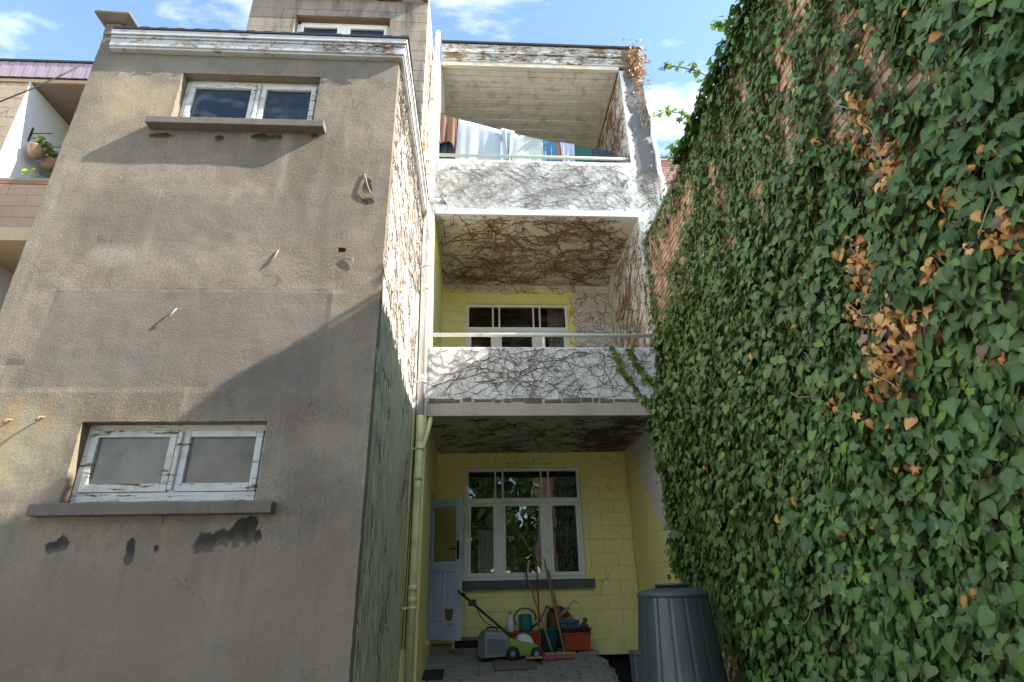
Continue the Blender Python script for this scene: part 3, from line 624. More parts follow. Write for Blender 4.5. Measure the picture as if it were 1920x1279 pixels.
blocks(rw, 'block', M['yellow_up'], 'y', YR+.024, -.80, XP-.002, 3.35, 5.07, .42, .1955, .024, .003, holes=(UW,), seed=9, ch=.002, jit=.0015)
bx(-.80, XP-.002, YR-.002, YR+.02, 6.1, 6.19).build('wall_band', M['plaster'], hs)
# left inner wall and the party wall
bx(-.80, XI, YB+.05, YR+.02, 2.02, 5.06).build('left_wall', M['yellow'], hs); bx(-.80, XI, YB+.05, YR+.02, 5.062, 8.2).build('left_wall', M['ceil2'], hs)
lw = MB(); lw.box(-.80, XI, YB, 8.15, -1.6, 2.018); lw.box(-.80, XI, 8.9, YR+.02, -1.6, 2.018); lw.box(-.80, XI, 8.15, 8.9, 1.25, 2.018); lw.box(-.80, XI, 8.15, 8.9, -1.6, -.7)
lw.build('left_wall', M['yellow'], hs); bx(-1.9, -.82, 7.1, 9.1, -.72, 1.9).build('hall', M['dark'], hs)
pw = bx(XP+.022, XO, YB-.003, 9.4, -1.62, 8.10).build('party_wall', M['plaster_end'], hs)
bx(XP, XP+.022, YB-.001, YR+.02, 2.05, 8.10).build('party_wall_face', M['plaster'], hs)
pf = bx(XP+.016, XP+.0215, YB+.01, YR+.02, -3.2, 2.04).build('joint_face', M['yellow_joint'], hs)
blocks(pf, 'block', M['yellow_party'], 'x', XP+.017, YB+.02, YR-.003, -.93, 2.03, .42, .1955, .017, .003, seed=12, ch=.002, jit=.001)
# slabs and parapets
def slab(z, mat): return bx(XI, XP, YB+.125, YR+.02, z, z+.17)
slab(1.99, 0).build('ceiling', M['ceil1'], hs); slab(5.07, 0).build('ceiling', M['ceil2'], hs)
def parapet(z0, zl, z1, mat, ledge, nm):
    rough_wall(nm, mat, hs, 'y', YB, XI, XP, zl, z1, depth=.12, step=.09, amp=.007, edge=.006)
    bx(XI, XP-.001, YB-.012, YB+.124, z0, zl-.003).build('slab_edge', ledge, hs, .006)
    bx(XI, XP-.001, YB+.121, YB+.135, zl+.0, z1-.01).build('parapet_back', M['plaster'], hs)
parapet(1.985, 2.185, 2.935, M['plaster2'], M['ledge'], 'parapet'); parapet(5.065, 5.165, 6.10, M['plaster'], M['plaster'], 'parapet')
rough_wall('parapet_cap', M['plaster2'], hs, 'y', YB-.008, XI, XP, 2.205, 2.925, depth=.006, step=.05, amp=.004, edge=.012)
# cracked lower lip of the first balcony
lip = MB(); rr2 = random.Random(21); x = XI+.02
while x < XP-.1:
    wd = rr2.uniform(.06, .26); lip.box(x, min(x+wd, XP-.02), YB-.016-rr2.uniform(0, .012), YB+.01, 2.175-rr2.uniform(0, .025), 2.195+rr2.uniform(0, .03)); x += wd+rr2.uniform(0, .05)
lip.build('broken_lip', M['sill'], hs, .004)
# roof: fascia boards, felt, soffit boards
bx(XI-.0, XO+.04, YB-.06, 9.6, 8.585, 8.63).build('roof', M['roofing'], hs, .006)
bx(XI, XO+.02, YB-.03, YB+.05, 8.385, 8.583).build('fascia_board', M['fascia'], hs, .008)
bx(XI, XO-.0, YB-.010, YB+.05, 8.205, 8.380).build('fascia_board', M['fascia'], hs, .008)
bx(XI, XP, YB+.002, YB+.06, 8.115, 8.2).build('soffit_trim', M['soffit'], hs, .006)
bx(XI, XO, YB+.052, 9.6, 8.26, 8.58).build('roof_core', M['dark'], hs)
sb = 2.09/17
proto = None
for k in range(17):
    y0 = YB+.062+k*sb
    if proto is None:
        proto = MB().box(XI, XP-.002, -sb/2+.006, sb/2-.006, 0, .03).build('soffit_board', M['soffit_dirt'], hs, .005); o = proto
    else: o = proto.copy(); C.objects.link(o)
    o.location = Vector((0, y0+sb/2, 8.215+(.006 if k % 2 else -.003)+random.uniform(-.002, .002)))-WT[hs.name]
bx(XP-.03, XP-.003, YB+.06, YR, 8.16, 8.21).build('soffit_trim', M['soffit'], hs)
# flashing down the outer edge of the party wall
fl = MB(); pts = [(2.80, 7.25), (2.83, 6.95), (2.80, 6.6), (2.83, 6.3), (2.82, 5.9), (2.86, 5.75), (2.84, 5.15)]
for (xa, za), (xb, zb) in zip(pts[:-1], pts[1:]): fl.bar((xa, YB+.0, za), (xb, YB+.0, zb), .06, .10, (0, 1, 0))
fl.build('flashing', M['lead'], hs, .004)
# railings
for (z, mt, px) in ((3.135, M['rail_w'], .89), (6.215, M['rail_g'], .80)):
    rl = MB().tube([(XI+.01, YB+.05, z), (.9, YB+.05, z+.004), (XP-.01, YB+.05, z)], .027, 10).build('railing', mt, hs)
    zb = 2.93 if z < 4 else 6.09
    MB().tube([(px, YB+.06, zb), (px, YB+.06, z-.02)], .02, 8).build('rail_post', M['rail_w'], rl)
# windows
def big_window(hole, ztr, tilt=0.0):
    x0, x1, z0, z1 = hole; y = YR+.035; d = .07; xm1, xm2 = x0+.535, x1-.565
    f = MB(); t = .05
    f.box(x0, x0+t, y, y+d, z0, z1); f.box(x1-t, x1, y, y+d, z0, z1); f.box(x0+t, x1-t, y, y+d, z1-t, z1); f.box(x0+t, x1-t, y-.012, y+d, ztr-.04, ztr+.035); f.box(x0+t, x1-t, y, y+d, z0, z0+.045)
    f.box(x0-.01, x1+.01, y-.03, y+d, z0+.0, z0+.035)
    for xm in (xm1, xm2): f.box(xm-.05, xm+.05, y, y+d, z0+.045, ztr-.04)
    for xm in (xm1, xm2):
        for s in (-1, 1): f.box(xm+s*.058-.014, xm+s*.058+.014, y, y+d, ztr+.035, z1-t)
    win = f.build('window', M['upvc'], hs, .005)
    cols = [(x0+t, xm1-.05), (xm1+.05, xm2-.05), (xm2+.05, x1-t)]
    for a, b in cols:
        s = MB(); zt, zb = ztr-.042, z0+.047; q = .045
        s.box(a, a+q, y-.012, y+.05, zb, zt); s.box(b-q, b, y-.012, y+.05, zb, zt); s.box(a+q, b-q, y-.012, y+.05, zt-q, zt); s.box(a+q, b-q, y-.012, y+.05, zb, zb+q+.01)
        s.build('sash', M['upvc'], win, .005); pn = bx(a+q-.003, b-q+.003, y+.015, y+.02, zb+q, zt-q+.003); pn.v = [(px_, py_+tilt*(pz_-zb)/(zt-zb), pz_) for px_, py_, pz_ in pn.v]; pn.build('pane', M['glass'], win)
    tops = [(x0+t, xm1-.072), (xm1-.044, xm1+.044), (xm1+.072, xm2-.072), (xm2-.044, xm2+.044), (xm2+.072, x1-t)]
    for a, b in tops: bx(a, b, y+.02, y+.025, ztr+.035, z1-t).build('pane', M['glass'], win)
    return win
gwin = big_window(GW, 1.235); uwin = big_window(UW, 4.20, .05)
gwin['label'] = 'large white window over the paved landing'; uwin['label'] = 'white window behind the middle balcony'
# rooms behind the glass
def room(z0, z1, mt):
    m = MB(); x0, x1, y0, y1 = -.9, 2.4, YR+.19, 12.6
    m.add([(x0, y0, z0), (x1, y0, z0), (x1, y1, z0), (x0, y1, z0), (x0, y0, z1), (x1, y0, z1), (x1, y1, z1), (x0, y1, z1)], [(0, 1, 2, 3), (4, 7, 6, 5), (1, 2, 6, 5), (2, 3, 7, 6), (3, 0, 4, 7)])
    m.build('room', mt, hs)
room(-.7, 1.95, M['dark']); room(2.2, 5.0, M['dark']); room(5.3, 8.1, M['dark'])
def drape(x0, x1, y, z0, z1, waves, name, mt, amp=.025):
    n = waves*6; V = []; F = []
    for i in range(n+1):
        x = x0+(x1-x0)*i/n; yy = y+amp*math.sin(i*2*math.pi/6)+.006*math.sin(i*1.7)
        V += [(x, yy, z0), (x, yy, z1)]
    for i in range(n): F.append((2*i, 2*i+2, 2*i+3, 2*i+1))
    m = MB(); m.add(V, F, True); o = m.build(name, mt, hs); so_ = o.modifiers.new('solid', 'SOLIDIFY'); so_.thickness = .004; return o
drape(1.26, 1.55, YR+.15, 3.0, 4.72, 6, 'curtain', M['curtain']); drape(.02, .30, YR+.30, -.2, .82, 5, 'net_curtain', M['net'])
# upper floor window behind the laundry
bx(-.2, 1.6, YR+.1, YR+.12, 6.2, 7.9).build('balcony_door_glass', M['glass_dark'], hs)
# brick-on-edge sill
sl = bx(-.235, 1.745, YR-.045, YR+.02, -.048, .072).build('sill', M['mortar'], hs)
sk = MB(); n = 44
for k in range(n):
    a = -.24+k*(1.99/n); dz = random.uniform(-.002, .002); sk.box(a+.0025, a+1.99/n-.0025, YR-.062+random.uniform(-.003, .003), YR-.02, -.052+dz, .078+dz)
sk.build('sill_bricks', M['sill_brick'], sl)['kind'] = 'stuff'
# door leaf standing open against the wall
hx, hy, ex, ey, z0, z1 = -.735, 8.92, -.235, 8.58, -.66, 1.205
L = math.hypot(ex-hx, ey-hy); ang = math.atan2(ey-hy, ex-hx)
def dloc(m):   # local u along the leaf, y thickness, z up
    ca, sa = math.cos(ang), math.sin(ang); m.v = [(hx+x*ca-y*sa, hy+x*sa+y*ca, z) for x, y, z in m.v]; return m
m = MB(); st = .095; zm0, zm1 = z0+.20, z0+.86; zg = z0+1.0
m.box(0, st, 0, .042, z0, z1); m.box(L-st, L, 0, .042, z0, z1); m.box(st, L-st, 0, .042, z1-.11, z1); m.box(st, L-st, 0, .042, zm1, zg); m.box(st, L-st, 0, .042, z0, zm0)
m.box(L/2-.03, L/2+.03, 0, .042, zm0, zm1)
dr = dloc(m).build('door', M['door'], hs, .006); dr['label'] = 'pale blue half-glazed door standing open with a cat flap'
for a, b in ((st, L/2-.03), (L/2+.03, L-st)):
    m = MB(); m.box(a, b, .014, .03, zm0, zm1); m.box(a+.025, b-.025, .004, .014, zm0+.03, zm1-.03); dloc(m).build('door_panel', M['door'], dr, .006)
m = MB(); m.box(st-.004, L-st+.004, .018, .023, zg, z1-.108); dloc(m).build('door_glass', M['glass_door'], dr)
m = MB(); m.box(L-.068, L-.034, -.010, 0, z0+1.02, z0+1.27); m.tube([(L-.05, -.01, z0+1.16), (L-.05, -.05, z0+1.16), (L-.10, -.052, z0+1.165), (L-.155, -.048, z0+1.155)], .009, 6); dloc(m).build('door_handle', M['black'], dr)
m = MB(); a, b = L/2+.015, L-st+.012
m.box(a, a+.03, -.014, .002, z0+.20, z0+.43); m.box(b-.03, b, -.014, .002, z0+.20, z0+.43); m.box(a+.03, b-.03, -.014, .002, z0+.385, z0+.43); m.box(a+.03, b-.03, -.014, .002, z0+.20, z0+.235)
cf = dloc(m).build('cat_flap', M['beige'], dr, .004)
m = MB(); c_ = (a+b)/2; q = (b-a)/2-.03; m.prism([(c_-q, z0+.385), (c_-q*.8, z0+.28), (c_-q*.4, z0+.24), (c_+q*.4, z0+.24), (c_+q*.8, z0+.28), (c_+q, z0+.385)], -.006, .001); dloc(m).build('door_flap', M['flap'], dr)
m = MB()
for zz in (z0+.25, z0+.95, z1-.2): m.tube([(-.012, -.006, zz-.05), (-.012, -.006, zz+.05)], .012, 8)
dloc(m).build('door_hinges', M['steel'], dr)
# vent grille and threshold board at the wall foot
vg = MB(); vg.box(-.32, .02, YR-.03, YR+.0, -.70, -.655); vg.build('threshold_board', M['plank'], hs, .004)
vg = MB(); vg.box(-.32, .02, YR-.004, YR+.01, -.80, -.70)
for k in range(12): vg.box(-.31+k*.028, -.296+k*.028, YR-.014, YR-.004, -.79, -.705)
vg.build('vent_grille', M['dark'], hs)
bx(-.65, -.36, 8.95, YR-.01, -.9, -.74).build('door_step', M['path'], hs, .01)
# cellar opening: blue post and a near-black sheet standing for the unlit rear
bx(2.18, 2.27, YR-.05, YR+.02, -2.2, -.935).build('cellar_post', M['woodblue'], hs, .01)
bx(1.5, 2.5, YR+.19, YR+.22, -3.25, -.75).build('cellar_dark_sheet', M['dark'], hs)

# ------------------------------------------------------------------ downpipes and cables
dp = thing('downpipe', 'tall downpipe, white above and yellow below, beside the white balconies', 'downpipe', (-.71, 6.88, -1.0))
PX, PY = -.712, 6.88
MB().tube([(PX+.00, PY, 8.72), (PX, PY, 5.0), (PX, PY, 1.96)], .043, 14).build('upper_pipe', M['pipe_w'], dp)
MB().tube([(PX, PY, 1.96), (PX-.0, PY, .3), (PX-.0, PY, -1.15)], .046, 14).build('lower_pipe', M['pipe_y'], dp)
for z, mt in ((6.6, 'pipe_w'), (4.55, 'pipe_w'), (3.75, 'pipe_w'), (2.45, 'pipe_w'), (1.2, 'pipe_y'), (.0, 'pipe_y'), (-.12, 'pipe_y')):
    c_ = MB().lathe([(.043, -.03), (.052, -.03), (.052, .03), (.043, .03)], (PX, PY, z), 14).build('collar', M[mt], dp)
for z, mt in ((7.2, 'pipe_w'), (5.7, 'pipe_w'), (4.1, 'pipe_w'), (2.4, 'pipe_w'), (1.55, 'pipe_y'), (-.2, 'pipe_y')):
    m = MB().lathe([(.045, -.012), (.055, -.012), (.055, .012), (.045, .012)], (PX, PY, z), 14); m.box(PX-.10, PX-.04, PY-.01, PY+.01, z-.012, z+.012); m.build('bracket', M[mt], dp)
MB().tube([(-.60, 7.02, 1.97), (-.62, 6.96, 1.80), (-.68, 6.90, 1.55), (PX, PY, 1.40)], .03, 10).build('branch_pipe', M['pipe_y'], dp)
gp = thing('overflow_pipe', 'short white pipe stub with grey end poking out beside the downpipe', 'pipe', (-.6, 6.86, 5.17))
MB().tube([(PX-.0, PY-.05, 5.17), (-.55, PY-.05, 5.165)], .037, 12).build('pipe', M['pipe_w'], gp); MB().tube([(-.55, PY-.05, 5.165), (-.47, PY-.05, 5.163)], .043, 12).build('end_cap', M['greyp'], gp)
gp = thing('gutter_pipe', 'thin white elbow pipe from the grey extension gutter into the downpipe', 'pipe', (-.77, 6.85, 5.0))
MB().tube([(-.76, 6.80, 5.27), (-.775, 6.80, 5.20), (-.74, 6.82, 5.09), (-.725, 6.83, 4.98), (-.725, 6.83, 4.55)], .028, 10).build('pipe', M['pipe_w'], gp)
for k, xx in enumerate((-.80, -.785)):
    o = MB().tube([(xx+.02*math.sin(z*.8+k), 6.93-.03*k, z) for z in np.linspace(5.1 if k else 8.0, -.6, 26)], .006, 5).build('cable', M['cable'])
    tag(o, ('black cable running the full height beside the downpipe', 'shorter black cable starting at the elbow pipe')[k], 'cable', 'cables beside the downpipe')

# ------------------------------------------------------------------ laundry on the top balcony
def zline(x): t = (x+.75)/3.0; return 7.30-.72*t-.42*t*(1-t)-.06*t+.02
line = MB().tube([(x, 7.25, zline(x)) for x in np.linspace(-.64, 2.39, 24)], .004, 5).build('clothes_line', M['string'])
tag(line, 'sagging clothes line across the top balcony', 'clothes line')
def cloth(name, label, mt, x0, x1, drop, y=7.25, waves=3, amp=.02, seed=0, skew=0.0, hem=.02, cat='cloth', gather=0.0):
    n, k = 34, 16; V = []; F = []; r = random.Random(seed); ph = r.uniform(0, 6)
    for j in range(-2, k+1):
        for i in range(n+1):
            t = i/n; s = max(0, j)/k
            x = x0+(x1-x0)*t + skew*s*(.5-t) + gather*s*math.sin(t*9+ph)*.03
            zt = zline(x0+(x1-x0)*t); z = zt-drop*s-hem*s*math.sin(t*7+ph) if j >= 0 else zt-.03*(-j)
            yy = y-.012*(1 if j > 0 else 0)+(amp*s**.6*(math.sin(t*waves*6.28+ph+s*1.3)+.5*math.sin(t*waves*14+ph*2)) if j >= 0 else .014)
            V.append((x, yy, z+.006*(j == 0)))
    for j in range(k+2):
        for i in range(n): F.append((j*(n+1)+i, j*(n+1)+i+1, (j+1)*(n+1)+i+1, (j+1)*(n+1)+i))
    m = MB(); m.add(V, F, True); o = m.build(name, mt); q = o.modifiers.new('solid', 'SOLIDIFY'); q.thickness = .006
    return tag(o, label, cat, 'washing on the top balcony')
cloth('towel', 'brown towel hanging next to the white downpipe', M['towel'], -.68, -.37, .62, waves=2, amp=.03, seed=1, cat='towel', hem=.06)
cloth('dark_trousers', 'dark garment below the brown towel', M['navy'], -.68, -.36, 1.15, y=7.33, waves=2, seed=2, cat='garment')
cloth('bed_sheet', 'large white bed sheet, highest of the pale cloths', M['sheetb'], -.345, .46, 1.2, waves=2, amp=.028, seed=3, cat='sheet', skew=-.12)
cloth('folded_sheet', 'crumpled pale blue sheet bunched between two white sheets', M['sheetb'], .36, .58, .75, y=7.20, waves=2, amp=.03, seed=4, cat='sheet', skew=.2)
cloth('bed_sheet', 'smooth mint white sheet in the middle of the line', M['mint'], .52, 1.05, 1.1, waves=1, amp=.012, seed=5, cat='sheet')
cloth('shirt', 'blue patterned shirt beside the mint white sheet', M['bluec'], 1.07, 1.27, .8, waves=2, seed=6, cat='shirt', gather=1)
cloth('small_cloth', 'narrow orange cloth between two blue shirts', M['orangec'], 1.26, 1.35, .8, waves=1, seed=7)
cloth('shirt', 'pale blue striped shirt beside the dark green cloth', M['stripec'], 1.33, 1.56, .72, y=7.22, waves=3, amp=.03, seed=8, cat='shirt', gather=1)
cloth('towel', 'dark green towel near the right end of the line', M['greencl'], 1.56, 1.87, .8, waves=1, amp=.012, seed=9, cat='towel')
cloth('towel', 'navy towel at the right end of the line', M['navy'], 1.85, 2.20, .8, waves=1, amp=.012, seed=10, cat='towel')

# ------------------------------------------------------------------ neighbouring house on the left
nb = thing('neighbour_house', 'brown block house with a mauve fascia beyond the grey extension', 'building', (-6.5, 8, -1.6))
NY, NX = 7.4, -7.46
bx(-10.5, NX-.03, NY+.04, 9.6, -1.6, 7.86).build('pier', M['tmortar'], nb)
blocks(nb, 'block', M['nblock'], 'y', NY+.04, -9.3, NX-.004, 5.9, 7.84, .42, .20, .04, .0035, seed=31, ch=.003)
bx(NX-.028, NX, NY+.002, 9.3, -1.6, 7.86).build('side_wall', M['nwhite'], nb)
bx(NX, -3.9, 9.2, 9.35, -1.6, 7.9).build('rear_wall', plain('grey_wall', (.22, .20, .19), .9), nb)
bx(-5.95, -5.80, NY, 9.2, -1.6, 7.86).build('side_wall', M['nblock'], nb)  # unseen wall, placed here to narrow the sunlit strip on the white wall
bx(-10.5, -3.85, NY+.03, 9.4, 7.865, 7.93).build('soffit', plain('brown_soffit', (.22, .17, .13), .9), nb)
bx(-10.5, -3.85, NY+.0, NY+.06, 7.87, 7.935).build('soffit_trim', M['nledge'], nb)
bx(-10.5, -3.85, NY-.02, 9.5, 7.94, 8.28).build('roof_core', M['dark'], nb)
mesh0 = None
for k in range(30):
    x = -8.9+k*.10
    if mesh0 is None: o = MB().prism([(0, 0), (.012, 0), (.02, 0), (.095, 0), (.095, .33), (0, .33)], 0, .012).build('fascia_strip', M['purple'], nb); mesh0 = o
    else: o = mesh0.copy(); C.objects.link(o)
    o.location = Vector((x, NY-.036-(.004 if k % 2 else 0), 7.945))-WT[nb.name]
bx(-10.5, -3.85, NY-.06, NY+.2, 8.282, 8.32).build('capping', M['roofing'], nb)
bx(NX, -4.0, NY+.05, NY+.16, 4.98, 5.84).build('parapet', M['tmortar'], nb)
blocks(nb, 'block', M['npink'], 'y', NY+.05, -9.3, -4.0, 4.98, 5.78, .62, .20, .04, .0035, seed=32, ch=.003)
bx(-9.4, -4.0, NY+.0, NY+.2, 5.842, 5.90).build('parapet_cap', M['coping'], nb, .006); bx(-9.4, -4.0, NY+.004, NY+.05, 5.785, 5.838).build('rust_strip', M['rust'], nb)
bx(-9.4, -4.0, NY-.03, 9.2, 4.75, 4.975).build('balcony_slab', M['nledge'], nb, .006)
# pots on wall brackets
def pot(i, x, y, z, r_, label):
    t = thing('hanging_pot', label, 'plant pot', (x, y, z), 'pots on the neighbouring balcony')
    MB().lathe([(.0, 0), (r_*.62, 0), (r_*.8, r_*.5), (r_, r_*1.2), (r_*1.06, r_*1.35), (r_*.96, r_*1.35), (r_*.9, r_*1.1), (0, r_*1.1)], (x, y, z), 20).build('pot', M['basket'], t)
    for a in (0, 2.1, 4.2): MB().tube([(x+r_*math.cos(a), y+r_*math.sin(a), z+r_*1.3), (x, y, z+.48)], .004, 4).build('string', M['string'], t)
    return t
LEAFQ = []   # filled below (leaf meshes need the ivy helper)
pots = [(-7.26, 7.74, 6.60, .13, 'wicker pot with a leafy plant, highest on its bracket'), (-7.24, 8.03, 6.58, .13, 'middle wicker pot on the neighbouring balcony wall'), (-7.22, 8.27, 6.60, .13, 'wicker pot half hidden by the grey extension edge')]
POT = [pot(i, *q) for i, q in enumerate(pots)]
for i, (y, z) in enumerate(((7.74, 7.08), (8.06, 7.08))):
    t = thing('wall_bracket', ('black scrolled iron bracket holding the highest wicker pot', 'black iron bracket beside the lower wicker pots')[i], 'bracket', (NX, y, z), 'brackets on the neighbouring wall')
    MB().box(NX, NX+.012, y-.015, y+.015, z-.16, z+.12).build('plate', M['iron'], t)
    MB().tube([(NX+.01, y, z), (NX+.34 if i == 0 else NX+.6, y, z+.01)], .009, 6).build('arm', M['iron'], t)
    MB().tube([(NX+.02+.10*math.cos(a)*(a/5), y, z-.07+.06*math.sin(a)*(a/5)+.02) for a in np.linspace(.5, 6.5, 16)], .006, 5).build('scroll', M['iron'], t)
cb = MB().tube([(-6.6, 7.2, 8.05), (-6.75, 7.1, 7.70), (-7.0, 7.0, 7.3), (-7.3, 6.9, 6.9), (-7.8, 6.8, 6.6), (-8.6, 6.7, 6.3)], .012, 6).build('overhead_cable', M['cable'])
tag(cb, 'dark cable drooping across the neighbouring balcony', 'cable')

# ------------------------------------------------------------------ pink brick house behind the party wall
pb = thing('brick_house', 'pink brick house end seen between the party wall and ivy wall', 'building', (5.2, 12, -1.6))
bx(4.0, 8.2, 12.02, 15, -1.6, 10.62).build('wall', M['mortar'], pb)
blocks(pb, 'brick', M['pinkbrick'], 'y', 12.02, 4.5, 6.2, 8.9, 10.60, .23, .082, .02, .012, seed=41, ch=.004)
bx(3.95, 8.25, 11.93, 15, 10.622, 10.70).build('capping', M['bluecap'], pb, .01); bx(3.98, 8.22, 11.96, 12.01, 10.56, 10.615).build('trim', M['woodwhite'], pb)

# ------------------------------------------------------------------ garden wall of orange brick
gw = thing('garden_wall', 'tall orange brick wall under the ivy, running away from the viewer', 'wall', (2.6, 4, -1.6))
GX = 2.45
bx(GX+.012, 2.70, -6, 6.985, -1.7, 4.60).build('mortar_core', M['mortar'], gw)
cpv = MB()
for k in range(26): cpv.box(GX-.02, 2.74, -6+k*.5, -6+k*.5+.494, 4.602, 4.665)
cpv.build('coping', M['coping'], gw, .008)
def nz(a, b, s=1.0): return mnoise.noise((a*s, b*s, 4.2))
GAPS = [(3.17, 3.80, .12, .30), (3.33, 3.22, .13, .30), (2.78, 2.8, .15, .26), (2.70, 3.15, .12, .26), (2.40, 2.95, .11, .24), (2.14, 2.52, .13, .12), (5.85, 3.9, .42, .42), (6.5, 3.7, .35, .6), (5.3, 4.1, .28, .28), (3.9, 3.1, .10, .32), (4.5, 3.2, .1, .35), (4.9, 2.3, .08, .3), (5.6, 2.9, .10, .45), (6.2, 2.2, .10, .5), (2.24, 2.19, .10, .10), (2.05, 2.35, .07, .09), (2.80, 4.0, .08, .22), (3.75, 4.2, .08, .2), (5.2, 3.3, .08, .3), (6.6, 2.9, .12, .6), (4.2, 4.15, .08, .25), (2.5, 3.42, .07, .18), (3.02, 2.62, .06, .16), (3.7, 2.6, .07, .25), (4.6, 3.9, .09, .3), (2.3, 2.75, .07, .12)]
DRY = [(2.86, 1.24, .20, .25), (2.94, 1.80, .14, .22), (2.04, 1.40, .10, .13), (2.49, 2.23, .16, .16), (3.0, 1.0, .16, .2), (2.68, 1.25, .16, .10), (2.37, 3.0, .1, .12), (2.6, 2.62, .14, .22), (3.05, 1.55, .06, .1), (2.25, 1.75, .08, .08), (3.4, 1.05, .05, .06), (2.3, .95, .07, .06), (3.0, .55, .08, .06), (2.45, 1.5, .1, .1), (2.7, 2.1, .08, .1), (2.05, .8, .06, .05), (2.78, -.09, .05, .05), (1.95, 1.85, .05, .05)]
def blob(lst, y, z, w=.6):
    d = min(math.hypot((y-a)/b, (z-c)/e) for a, c, b, e in lst)
    return d+nz(y, z, 5)*w
def ivy_floor(y): # lower limit of the leaves
    return -1.6 if y < 5.3 else np.interp(y, [5.3, 5.7, 6.1, 6.5, 7.0, 7.4], [-1.1, -.7, -.38, -.18, .06, .2])
def cover(y, z):
    c = 1.0
    g_ = blob(GAPS, y, z)
    if g_ < .85: c *= max(0.04, g_*.36)
    elif g_ < 1.1: c *= .45+(g_-.8)*1.8
    if z > 3.0: c *= 1-min(.45, max(0, nz(y*3.2, z*.7, 1.6)-.12)*1.9*(min(1, (z-3.0)/.8)))
    if y > 4.9 and z > 3.95-.18*(y-5): c *= .62
    if y > 5.7 and z > 3.1: c *= .55
    if z < ivy_floor(y)+nz(y, z, 6)*.12: c = 0
    return c
bricks = []
row = 0; z = -1.66
while z < 4.59:
    y = -6+(.115 if row % 2 else 0)
    while y < 6.97:
        bricks.append((y, min(y+.22, 6.983), z)); y += .23
    z += .0735; row += 1
def score(b):
    y, z = (b[0]+b[1])/2, b[2]+.033
    if y < 1.7 or y > 7 or z < -1 or z > 4.62: return 9
    return cover(y, z)+.04*y
order = sorted(range(len(bricks)), key=lambda i: score(bricks[i])); pick = set(order[:300])
bm_me = {}; rest = MB(); br = random.Random(2)
for i, (y0, y1, z) in enumerate(bricks):
    W = y1-y0; h = .0315
    off = br.uniform(-.004, .004)
    vv = [(GX+.02, -W/2, -h), (GX+.02, W/2, -h), (GX+.02, W/2, h), (GX+.02, -W/2, h), (GX+off, -W/2+.004, -h+.004), (GX+off, W/2-.004, -h+.004), (GX+off, W/2-.004, h-.004), (GX+off, -W/2+.004, h-.004)]
    ff = [(4, 7, 6, 5)]+[(k, k+4, (k+1) % 4+4, (k+1) % 4) for k in range(4)]
    if i in pick:
        key = (round(W, 3), round(off*500))
        if key not in bm_me:
            me = bpy.data.meshes.new('brick'); me.from_pydata([(a-GX, b, c) for a, b, c in vv], [], ff); me.materials.append(M['brick']); bm_me[key] = me
        o = bpy.data.objects.new('brick', bm_me[key]); C.objects.link(o); o.parent = gw; o.location = Vector((GX, (y0+y1)/2, z+h))-WT[gw.name]
    else: rest.add([(a, b+(y0+y1)/2, c+z+h) for a, b, c in vv], ff)
rest.build('brickwork', M['brick'], gw)['kind'] = 'stuff'
# end face of the wall
ee = MB(); z = -1.66
while z < 4.59: ee.box(GX+.01, 2.69, 6.985, 7.0-.005, z, z+.063); z += .0735
ee.build('end_bricks', M['brick'], gw)['kind'] = 'stuff'

# ------------------------------------------------------------------ ivy
def leaf_shape(kind):
    if kind == 0: half = [(.20, .14), (.47, .10), (.40, -.16), (.47, -.36), (.22, -.52)]
    elif kind == 1: half = [(.26, .17), (.50, -.02), (.46, -.28), (.33, -.52), (.17, -.75)]
    elif kind == 2: half = [(.17, .16), (.52, .16), (.34, -.12), (.52, -.40), (.18, -.50)]
    else: half = [(.24, .12), (.40, -.04), (.43, -.28), (.33, -.56), (.17, -.80)]
    spine = [(0, 0), (0, -.33), (0, -.66), (0, -1.0)]
    V = [(x, y, -.05*(y*y)) for x, y in spine]
    for sgn in (1, -1): V += [(sgn*x, y, .10*x-.26*x*x-.08*y*y) for x, y in half]
    F = []
    for s, o in ((1, 4), (-1, 9)):
        fs = [(0, o, o+1), (0, o+1, 1), (1, o+1, o+2), (1, o+2, o+3), (1, o+3, 2), (2, o+3, o+4), (2, o+4, 3)]
        F += [f if s == 1 else tuple(reversed(f)) for f in fs]
    return np.array(V), F
SH = [leaf_shape(k) for k in range(4)]
def greens(n, r, bright=0.0):
    a = np.array([.054, .104, .028]); b = np.array([.128, .205, .058]); c = np.array([.18, .28, .05]); t = r.random((n, 1)); q = a*(1-t)+b*t
    k = r.random(n) < (.10+bright); q[k] = q[k]*.35+c*.65; return q
def brown(n, r):
    t = r.random((n, 1)); q = np.array([.46, .19, .05])*(1-t)+np.array([.76, .41, .15])*t; k = r.random(n) < .15; q[k] = np.array([.24, .165, .11])*r.uniform(.6, 1.3, (int(k.sum()), 1)); return q
def basis(nrm, tipdir):
    # columns: x side, y opposite of the tip, z normal
    zc = nrm/np.linalg.norm(nrm, axis=1, keepdims=True); yc = -tipdir; yc = yc-zc*np.sum(yc*zc, 1, keepdims=True); yc /= np.linalg.norm(yc, axis=1, keepdims=True)
    xc = np.cross(yc, zc); return np.stack([xc, yc, zc], axis=2)
